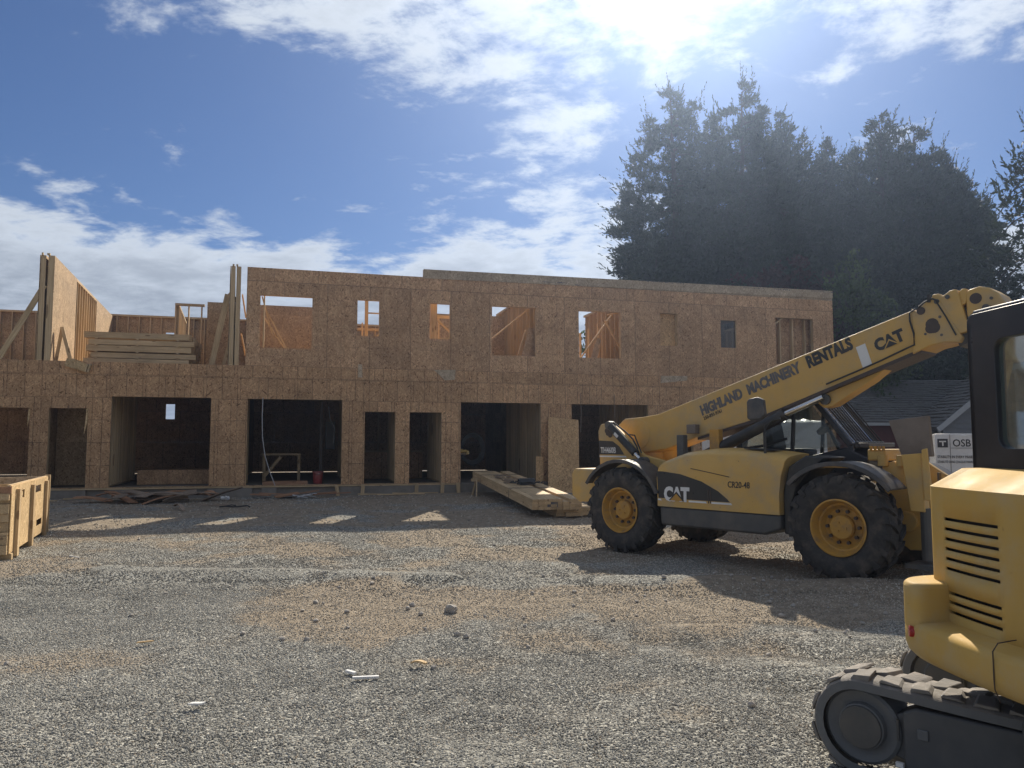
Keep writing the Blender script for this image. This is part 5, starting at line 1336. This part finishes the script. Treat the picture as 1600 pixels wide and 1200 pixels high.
# clutter on the bundle
def on_bundle(t, s, dz=.24):
    return A + D * (t * LL) + Vector((D.y, -D.x, 0)).normalized() * s + Vector((0, 0, dz))
p = on_bundle(.42, .62)
TB = thing('tool_bag', 'dark tangle of tool bag and cord lying on the sloping board bundle', 'tool bag', p, .4)
MB().grid([[(x + .01 * math.sin(9 * z), (.10 - .05 * z / .16) * s, z) for s in (-1, -.6, 0, .6, 1) for z in (.0 if abs(s) == 1 else .16 - .03 * abs(s),)] for x in np.linspace(-.22, .22, 7)]).build('bag', M['black'], TB, smooth=True)
MB().box(-.2, .2, -.09, .09, 0, .10).build('bag_body', M['black'], TB, bevel=.04)
g = np.random.default_rng(8)
for k in range(6):
    c = g.uniform(-.3, .3, 2); pts = [(c[0] + .16 * math.cos(a) + .05 * g.normal(), c[1] + .14 * math.sin(a), .02 + .06 * abs(math.sin(a * 2 + k))) for a in np.linspace(0, 5.5, 12)]
    MB().tube(pts, .012, 5).build('cord', M['hose'], TB)
for k, (t, s, l, r_) in enumerate(((.55, .35, .5, .3), (.60, .55, .4, 1.1), (.52, .8, .45, 2.2), (.66, .3, .6, .1), (.70, .62, .5, 2.8), (.75, .45, .4, .7), (.48, .28, .3, 1.6))):
    p = on_bundle(t, s, .245)
    o = MB().box(-l / 2, l / 2, -.04, .04, 0, .03).build('offcut', M['wood_grey'], loc=p, rot=(0, 0, r_ + yaw))
    tag(o, 'short grey offcut lying among the clutter on the sloping board bundle', 'offcut', 'offcuts on the sloping bundle')

# leaning sheets beside the third garage door
x, y = fpos(.93, -.72)
o = MB().box(0, 1.0, 0, .012, 0, 2.36).build('osb_sheet', M['osb_sheet'], loc=(x, y, gz(x, y) + .02), rot=(R(-14), R(5.0), FA)); tag(o, 'full strand board sheet leaning against the wall right of the third garage door', 'board')
x, y = fpos(.68, -.30)
o = MB().box(0, .24, 0, .012, 0, .86).build('osb_offcut', M['osb_sheet'], loc=(x, y, gz(x, y) + .25), rot=(R(-10), R(3), FA)); tag(o, 'narrow strand board strip leaning beside the tall sheet at the doorway', 'board')

# scrap pile by the first garage door
def scrap(px, py, l, w_, r_, tilt, roll, material, lab, h=.03, name='scrap_board', group='scrap boards by the first garage door', bend=0.0, z=0):
    m = MB(); n = 5
    P = [[(-l / 2 + l * i / n, s, bend * math.sin(PI * i / n)) for s in (-w_ / 2, w_ / 2)] for i in range(n + 1)]
    vs = []
    for hh in (0, h):
        for i in range(n + 1):
            for s in (0, 1):
                q = P[i][s]; vs.append((q[0] + (.02 if s else 0), q[1] * (1 + .1 * math.sin(i * 2.1)), q[2] + hh))
    k = 2 * (n + 1); fs = []
    for i in range(n):
        a = 2 * i; fs += [(a, a + 2, a + 3, a + 1), (k + a, k + a + 1, k + a + 3, k + a + 2), (a, k + a, k + a + 2, a + 2), (a + 1, a + 3, k + a + 3, k + a + 1)]
    fs += [(0, 1, k + 1, k), (2 * n, k + 2 * n, k + 2 * n + 1, 2 * n + 1)]
    m.add(vs, fs)
    o = m.build(name, material, loc=(px, py, gz(px, py) + .03 + z), rot=(tilt, roll, r_)); tag(o, lab, 'scrap wood', group); return o
g = np.random.default_rng(21)
cx, cy = -9.0, 19.6
for k in range(26):
    a = g.uniform(0, 2 * PI); rr = g.uniform(0, 1) ** .6
    px, py = cx + 1.55 * rr * math.cos(a), cy + .62 * rr * math.sin(a) + .27 * (1.55 * rr * math.cos(a))
    ln = g.uniform(.3, 1.3); red = g.random() < .35
    scrap(px, py, ln, g.uniform(.12, .34), g.uniform(-.6, .9), g.normal(0, .22), g.normal(0, .16), M['wood_red'] if red else M['wood_grey'], f"{'long' if ln > .8 else 'short'} {'reddish' if red else 'greyish'} warped scrap board in the loose pile before the first garage doorway", g.uniform(.012, .035), bend=g.uniform(0, .08), z=g.uniform(0, .16))
scrap(-8.1, 20.55, .42, .26, .3, 0, .0, M['wood_red'], 'square reddish scrap board at the right end of the pile under the sill', .03, group=None, z=.12)
scrap(-7.75, 17.9, .9, .07, -.95, .1, .05, M['wood_grey'], 'thin curved scrap stick lying right in front of the loose pile', .02, group=None, bend=.1)
scrap(-7.2, 18.6, .8, .05, .25, 0, .02, M['wood_grey'], 'thin scrap stick lying alone right of the loose pile', .02, group=None)
# reddish pieces and shiny scraps in front of the second garage door
for k, (u, v, l, w_, r_) in enumerate(((-6.9, -.35, .9, .18, .1), (-6.3, -.45, 1.1, .15, -.05), (-6.6, -.7, .7, .2, .5), (-5.7, -.4, .9, .1, .25), (-5.4, -.75, 1.2, .09, .55), (-7.3, -.6, .5, .2, -.3))):
    px, py = fpos(u, v); scrap(px, py, l, w_, FA + r_, g.normal(0, .1), g.normal(0, .08), M['wood_red'], 'reddish scrap board on the ground before the second garage doorway', .03, group='reddish scraps before the second garage door', z=.06)
for k, (u, v, l) in enumerate(((-6.25, -.9, .42), (-6.0, -1.0, .34), (-6.35, -1.1, .3), (-5.95, -.8, .38), (-6.15, -1.2, .36))):
    px, py = fpos(u, v)
    o = MB().box(-l / 2, l / 2, -.05, .05, 0, .015).build('film_scrap', M['film'], loc=(px, py, gz(px, py) + .06 + .01 * k), rot=(.25 * math.sin(k * 3), .2, k * .8)); tag(o, 'shiny crumpled film scrap on the ground before the second garage doorway', 'film', 'film scraps before the second garage door')
for u, v, l, r_ in ((-4.0, -.7, 1.4, .05), (-3.3, -.9, .9, -.1), (-2.75, -.5, .8, .3), (-3.9, -1.0, .6, .2), (-13.0, -.8, 1.6, .02), (-11.9, -.5, .6, 1.0)):
    px, py = fpos(u, v); scrap(px, py, l, .07, FA + r_, 0, .03, M['wood_x'], 'long pale scrap lath lying at the foot of the front wall', .03, name='lath', group='laths along the foot of the wall')
for u in (-4.52, -2.95, -2.18, -1.68, -5.2):
    px, py = fpos(u, -.06)
    o = MB().box(-.05, .05, -.05, .02, 0, .30).build('block', M['wood_z'], loc=(px, py, gz(px, py)), rot=(R(8), R(random.uniform(-12, 12)), FA)); tag(o, 'short wood block propped upright against the foundation between the doors', 'wood block', 'blocks against the foundation')
for k, (u, v) in enumerate(((-8.3, -.75), (-8.15, -.85), (-8.2, -.6))):
    px, py = fpos(u, v); o = MB().cyl((0, 0, 0), (.05, .03, .05), .055, 9).build('paper_cup', M['white'], loc=(px, py, gz(px, py) + .04), rot=(.5 * k, .7, k)); tag(o, 'small white crumpled paper cup under the pillar between the garage doors', 'cup', 'paper cups by the pillar')
px, py = -6.55, 18.1
o = MB().tube([(-.35, .05, .03), (-.2, -.04, .05), (-.05, .06, .03), (.1, -.02, .04), (.3, .05, .06), (.38, .0, .03)], .018, 6).tube([(-.2, -.04, .05), (-.1, .12, .07), (.0, .15, .05)], .014, 6).build('cable_piece', M['hose'], loc=(px, py, gz(px, py) + .01)); tag(o, 'short black cable piece lying on the shaded gravel before the second garage', 'cable')
# hose hanging in the second garage doorway
x, y = fpos(-7.32, -.02)
pts = [(0, 0, 2.92), (-.01, 0, 2.4), (.02, -.02, 1.8), (.10, -.03, 1.3), (.24, -.04, .85), (.40, -.05, .45)]
o = MB().tube([(p[0] * FW[0], p[0] * FW[1] + p[1], p[2]) for p in pts], .012, 7).build('hanging_cord', M['trim'], loc=(x, y, 0)); tag(o, 'pale cord hanging from the header across the second garage doorway', 'cord')
for u, z0, lab in ((2.25, 1.95, 'short dark cord hanging at the left of the fourth garage doorway'), (3.4, .5, 'long dark cord hanging in the fourth garage doorway')):
    x, y = fpos(u, -.03); o = MB().tube([(0, 0, 3.2), (.01, 0, 2.5), (-.01, 0, z0)], .010, 6).build('hanging_cord', M['wood_grey'], loc=(x, y, 0)); tag(o, lab, 'cord')

# things standing in the garages
x, y = fpos(-5.75, 1.0)
BK = thing('bucket', 'red plastic bucket standing inside the second garage doorway', 'bucket', (x, y, .44))
MB().lathe([(0, 0), (.13, 0), (.155, .34), (.165, .34), (.165, .36), (.15, .36), (.12, .02), (0, .02)], n=24).build('body', mat('red_plastic', (.32, .035, .03), .5, dirt=(.4, .35, .3), dirt_amt=.3), BK, rot=(PI / 2, 0, 0), smooth=True)
MB().tube([(-.16, 0, .34), (-.1, -.12, .30), (0, -.17, .27), (.1, -.12, .30), (.16, 0, .34)], .006, 6).build('handle', M['chrome'], BK)
x, y = fpos(-6.6, .7)
TG = tag(MB().box(-.7, .55, -.25, .25, 0, .10).build('board_pile', M['wood_red'], loc=(x, y, .44), rot=(0, 0, FA)), 'flat pile of reddish boards just inside the second garage doorway', 'boards')
x, y = fpos(-7.45, 2.4)
WB = thing('workbench', 'rough wooden bench at the left side inside the second garage', 'workbench', (x, y, .44), FA)
MB().box(0, 1.2, 0, .7, .82, .88).build('top', M['wood_x'], WB)
for sx, sy in ((.05, .05), (1.1, .05), (.05, .62), (1.1, .62)): MB().box(sx, sx + .09, sy, sy + .04, 0, .82).build('leg', M['wood_z'], WB)
MB().beam((.1, .03, .15), (.6, .03, .78), .03, .09).build('brace', M['wood_y'], WB)
x, y = fpos(-5.6, 3.2)
for u, lab in ((-6.05, 'grey wall post with electrical box inside the second garage'),):
    PT = thing('service_post', lab, 'post', (x, y, .44), FA)
    MB().box(-.07, .02, 0, .09, 0, 2.9).build('post', M['grey_steel'], PT); MB().box(.12, .42, .0, .12, 1.0, 1.9).build('panel_box', M['skid'], PT, bevel=.01)
    MB().tube([(.2, .0, 2.4), (.25, -.05, 2.0), (.4, -.06, 1.7), (.38, -.05, 1.2)], .012, 6).build('wire', M['film'], PT)
x, y = fpos(-10.0, 1.6)
o = MB().box(-.8, 1.5, 0, 1.5, 0, .42).build('board_pile', M['osb_plain'], loc=(x, y, .44), rot=(0, 0, FA)); tag(o, 'wide low pile of sheets on the floor of the first garage', 'boards')
x, y = fpos(-1.42, .5)
GT = thing('grinder', 'small yellow power tool on a bracket at the left jamb of the third garage', 'power tool', (x, y, 1.30), FA)
MB().cyl((-.12, 0, .08), (.1, 0, .10), .045, 12).cyl((.1, 0, .10), (.14, 0, .0), .06, 14).box(-.1, -.02, -.02, .02, .09, .16).build('body', M['yellow_clean'], GT, bevel=.006)
MB().box(-.2, .16, -.05, .12, 0, .02).build('bracket', M['wood_x'], GT)
x, y = fpos(-.75, 2.2)
HR = thing('hose_reel', 'dark coiled hose hanging inside the third garage', 'hose', (x, y, 1.45), FA)
for k in range(5):
    MB().tube([((.42 - .025 * k) * math.cos(a), .03 * k, (.52 - .03 * k) * math.sin(a)) for a in np.linspace(0, 2 * PI, 28)], .022, 6).build('coil', M['plastic'], HR)

# crate of lumber with boarded side, at the left edge
P0c = Vector((-7.17, 11.0, 0)); P1c = Vector((-8.55, 14.15, 0)); dv = P1c - P0c; LC = dv.length; yawc = math.atan2(dv.y, dv.x)
CR = thing('lumber_crate', 'sunlit open crate with pale strand board side, packed with lumber, at the left edge', 'crate', (P0c.x, P0c.y, gz(P0c.x, P0c.y)), yawc)
pale = M['osb_pale']
# local x runs along the boarded side (away), local y to the left (into the crate)
m = holed_panel(1.62, .96, [(.28, 1.02, .735, .86)], .014)[0]; m.build('osb_panel', pale, CR, loc=(.02, .0, .10))
m = holed_panel(1.78, .96, [(.18, .95, .74, .86), (.62, 1.15, .16, .27)], .014)[0]; m.build('osb_panel', pale, CR, loc=(1.66, .0, .10))
for x0 in (.34, 1.58, 2.98):
    MB().box(x0, x0 + .14, -.05, -.002, .02, 1.00).build('batten', M['wood_z'], CR)
MB().box(3.40, 3.45, -.03, .06, .05, 1.09).build('corner_post', M['wood_z'], CR)
MB().box(0, 3.45, .014, .06, 1.00, 1.075).build('top_rail', M['wood_x'], CR)
MB().box(3.36, 3.42, .06, 2.2, .10, 1.06).build('end_panel', M['osb_weathered'], CR)
MB().box(1.5, 1.54, .06, 2.2, .80, 1.02).build('divider', pale, CR)
MB().box(1.6, 3.3, .1, 2.2, .70, .78).build('inner_boards', M['wood_y'], CR)
for x0 in (.1, 1.6, 3.1): MB().box(x0, x0 + .1, -.02, 2.3, 0, .09).build('bearer', M['wood_y'], CR)
g = np.random.default_rng(31)
hts = [.135, .13, .05, .14, .12, .14, .05, .10]; z = .095
for k, hh in enumerate(hts):
    yy = .02
    while yy < 2.2:
        wb = g.choice([.19, .24, .29, .14]); lg = 1.45 + g.uniform(-.05, .0)
        MB().box(0, lg, 0, wb - .006, 0, hh - .006).build('board', M['wood_x'], CR, loc=(g.uniform(-.05, .03) - (.06 if k in (0, 7) else 0), yy, z)); yy += wb
    z += hh
MB().box(-.03, .0, .0, 2.3, .955, 1.05).build('end_rail', M['wood_red'], CR)

# printed pack of strand board standing behind the machines
p = Vector((8.42, 15.2, 0))
PK = thing('osb_pack', 'pack of strand board in white printed wrap standing behind the machines', 'board pack', (p.x, p.y, 0), R(-26))
MB().box(0, 1.22, .012, 2.4, .95, 1.83).build('wrap', M['film'], PK, bevel=.015)
MB().box(-.02, 1.24, .0, 2.42, .2, .94).build('sheets', M['osb_plain'], PK)
for k in range(3): MB().box(.02 + k * .52, .14 + k * .52, 0, 2.4, -.05, .2).build('bearer', M['wood_y'], PK)
lettering(PK, 'OSB', M['print'], .20, (.30, .008, 1.58), RX, .85, bold=.012)
lettering(PK, 'STABILITY IN EVERY PANEL', M['print'], .072, (.03, .008, 1.35), RX, .72, bold=.014)
lettering(PK, 'STABILITÉ DANS CHAQUE PANNEAU', M['print'], .066, (.03, .008, 1.255), RX, .62, bold=.006)
MB().box(.04, .22, .004, .010, 1.56, 1.73).build('logo_square', M['print'], PK)
MB().box(.07, .19, .001, .006, 1.665, 1.69).box(.12, .145, .001, .006, 1.59, 1.69).build('logo_mark', M['white'], PK)
MB().box(.255, .262, .004, .010, 1.0, 1.82).box(.27, 1.0, .004, .010, 1.545, 1.552).build('print_rule', M['print'], PK)

# plastic-wrapped pallets standing behind the telehandler
def wrapped(x, y, w_, d_, h, rz, lab):
    T = thing('wrapped_pallet', lab, 'pallet', (x, y, 0), rz)
    gg = np.random.default_rng(int(x * 10)); n = 10; rows = []
    for k, (ins, z) in enumerate(((0, .16), (.0, h * .5), (.01, h - .12), (.06, h - .03), (.22, h), (.45, h + .02))):
        row = []
        for i in range(4 * n):
            s = i / n; e = int(s) % 4; f_ = s - int(s); cx_ = [(-.5 + f_, -.5), (.5, -.5 + f_), (.5 - f_, .5), (-.5, .5 - f_)][e]
            row.append((cx_[0] * w_ * (1 - ins) + gg.normal(0, .012), cx_[1] * d_ * (1 - ins) + gg.normal(0, .012), z + gg.normal(0, .012)))
        row.append(row[0]); rows.append(row)
    m = MB().grid(rows); m.f.append(tuple(range(len(m.v) - 4 * n - 1, len(m.v) - 1))); m.m.append(0)
    m.build('wrap', M['film'], T, smooth=True, angle=25)
    for k in range(3): MB().box(-w_ / 2 + k * (w_ - .1) / 2, -w_ / 2 + k * (w_ - .1) / 2 + .1, -d_ / 2, d_ / 2, 0, .12).build('bearer', M['wood_y'], T)
    MB().box(-w_ / 2, w_ / 2, -d_ / 2, d_ / 2, .12, .15).build('deck', M['wood_x'], T)
    return T
wrapped(4.75, 15.8, 1.2, 1.1, 2.05, .3, 'clear wrapped pallet glimpsed under the boom left of the cab')
wrapped(5.85, 16.2, 1.1, 1.2, 2.1, .1, 'clear wrapped pallet glimpsed through the telehandler cab window')
wrapped(5.3, 18.0, 1.2, 1.2, 2.25, -.1, 'clear wrapped pallet farthest back behind the telehandler engine cover')

# stones, sticks and chips on the gravel
def rock(x, y, r, lab, group=None, seed=0):
    g = np.random.default_rng(seed); bm = bmesh.new(); bmesh.ops.create_icosphere(bm, subdivisions=2, radius=1)
    dirs = g.normal(0, 1, (9, 3)); dirs /= np.linalg.norm(dirs, axis=1, keepdims=True)
    for v in bm.verts:
        q = np.array(v.co); s = 1.0
        for d in dirs: s = min(s, .72 / max(.2, float(np.dot(q, d)))) if np.dot(q, d) > .6 else s
        v.co = Vector(q * s) * r
        v.co.z *= .8
    me = bpy.data.meshes.new('rock'); bm.to_mesh(me); bm.free(); me.materials.append(M['rock'])
    return tag(link('rock', me, None, (x, y, gz(x, y) + r * .45), (0, 0, seed)), lab, 'rock', group)
rock(-.605, 7.62, .075, 'largest grey rock lying on the brown dirt in mid yard', seed=1)
rock(-1.02, 7.95, .04, 'smaller pale rock left of the largest grey rock on the dirt', seed=2)
g = np.random.default_rng(77)
for k in range(70):
    x_, y_ = g.uniform(-2.5, 4.2), g.uniform(6.4, 9.8)
    rock(x_, y_, g.uniform(.014, .034), 'small stone pressed into the brown dirt of the yard', 'stones on the brown dirt', 100 + k)
for k in range(40):
    x_, y_ = g.uniform(-7, 2.0), g.uniform(4.6, 15)
    rock(x_, y_, g.uniform(.015, .032), 'coarse stone lying on top of the gravel', 'coarse stones on the gravel', 300 + k)
def stick(px, py, l, w_, h, rz, m, name, lab, cat, group=None):
    o = MB().box(-l / 2, l / 2, -w_ / 2, w_ / 2, 0, h).build(name, M[m], loc=(px, py, gz(px, py) + .015), rot=(0, .04, rz), bevel=.003); return tag(o, lab, cat, group)
stick(-1.03, 5.50, .185, .026, .018, .28, 'white', 'wood_stick', 'longer pale stick of the crossed pair on the near gravel', 'stick')
stick(-1.16, 5.62, .09, .028, .02, -.6, 'white', 'wood_stick', 'short pale stick touching the longer one on the near gravel', 'stick')
scrap(-.71, 5.86, .11, .035, .15, 0, .1, M['osb_pale'], 'small curved wood chip right of the crossed pale sticks', .012, name='wood_chip', group=None, bend=.015)
scrap(-3.0, 6.35, .12, .02, .7, 0, .05, M['osb_pale'], 'thin pale splinter lying alone on the gravel at left', .01, name='wood_chip', group=None)
scrap(-2.0, 4.95, .08, .03, .2, 0, .05, M['white'], 'tiny white chip on the gravel in the left foreground', .012, name='wood_chip', group=None)
scrap(-6.3, 11.1, .14, .06, .8, 0, .3, M['white'], 'white splinter beside the lumber crate on the gravel', .012, name='wood_chip', group=None)
# ------------------------------------------------------------------ the hazy air, lit by the low sun
hz = MB().box(-610, 610, -610, 610, -1.2, 26.5)
hm = bpy.data.materials.new('hazy_air'); hm.use_nodes = True; hn = hm.node_tree; hn.nodes.clear()
pv = hn.nodes.new('ShaderNodeVolumePrincipled'); pv.inputs['Color'].default_value = (.52, .68, 1.0, 1); pv.inputs['Density'].default_value = .00128; pv.inputs['Anisotropy'].default_value = .83
ho = hn.nodes.new('ShaderNodeOutputMaterial'); hn.links.new(pv.outputs[0], ho.inputs['Volume'])
tag(hz.build('haze', hm), kind='stuff', label='thin bright haze in the air towards the sun')
SC.cycles.volume_bounces = 0
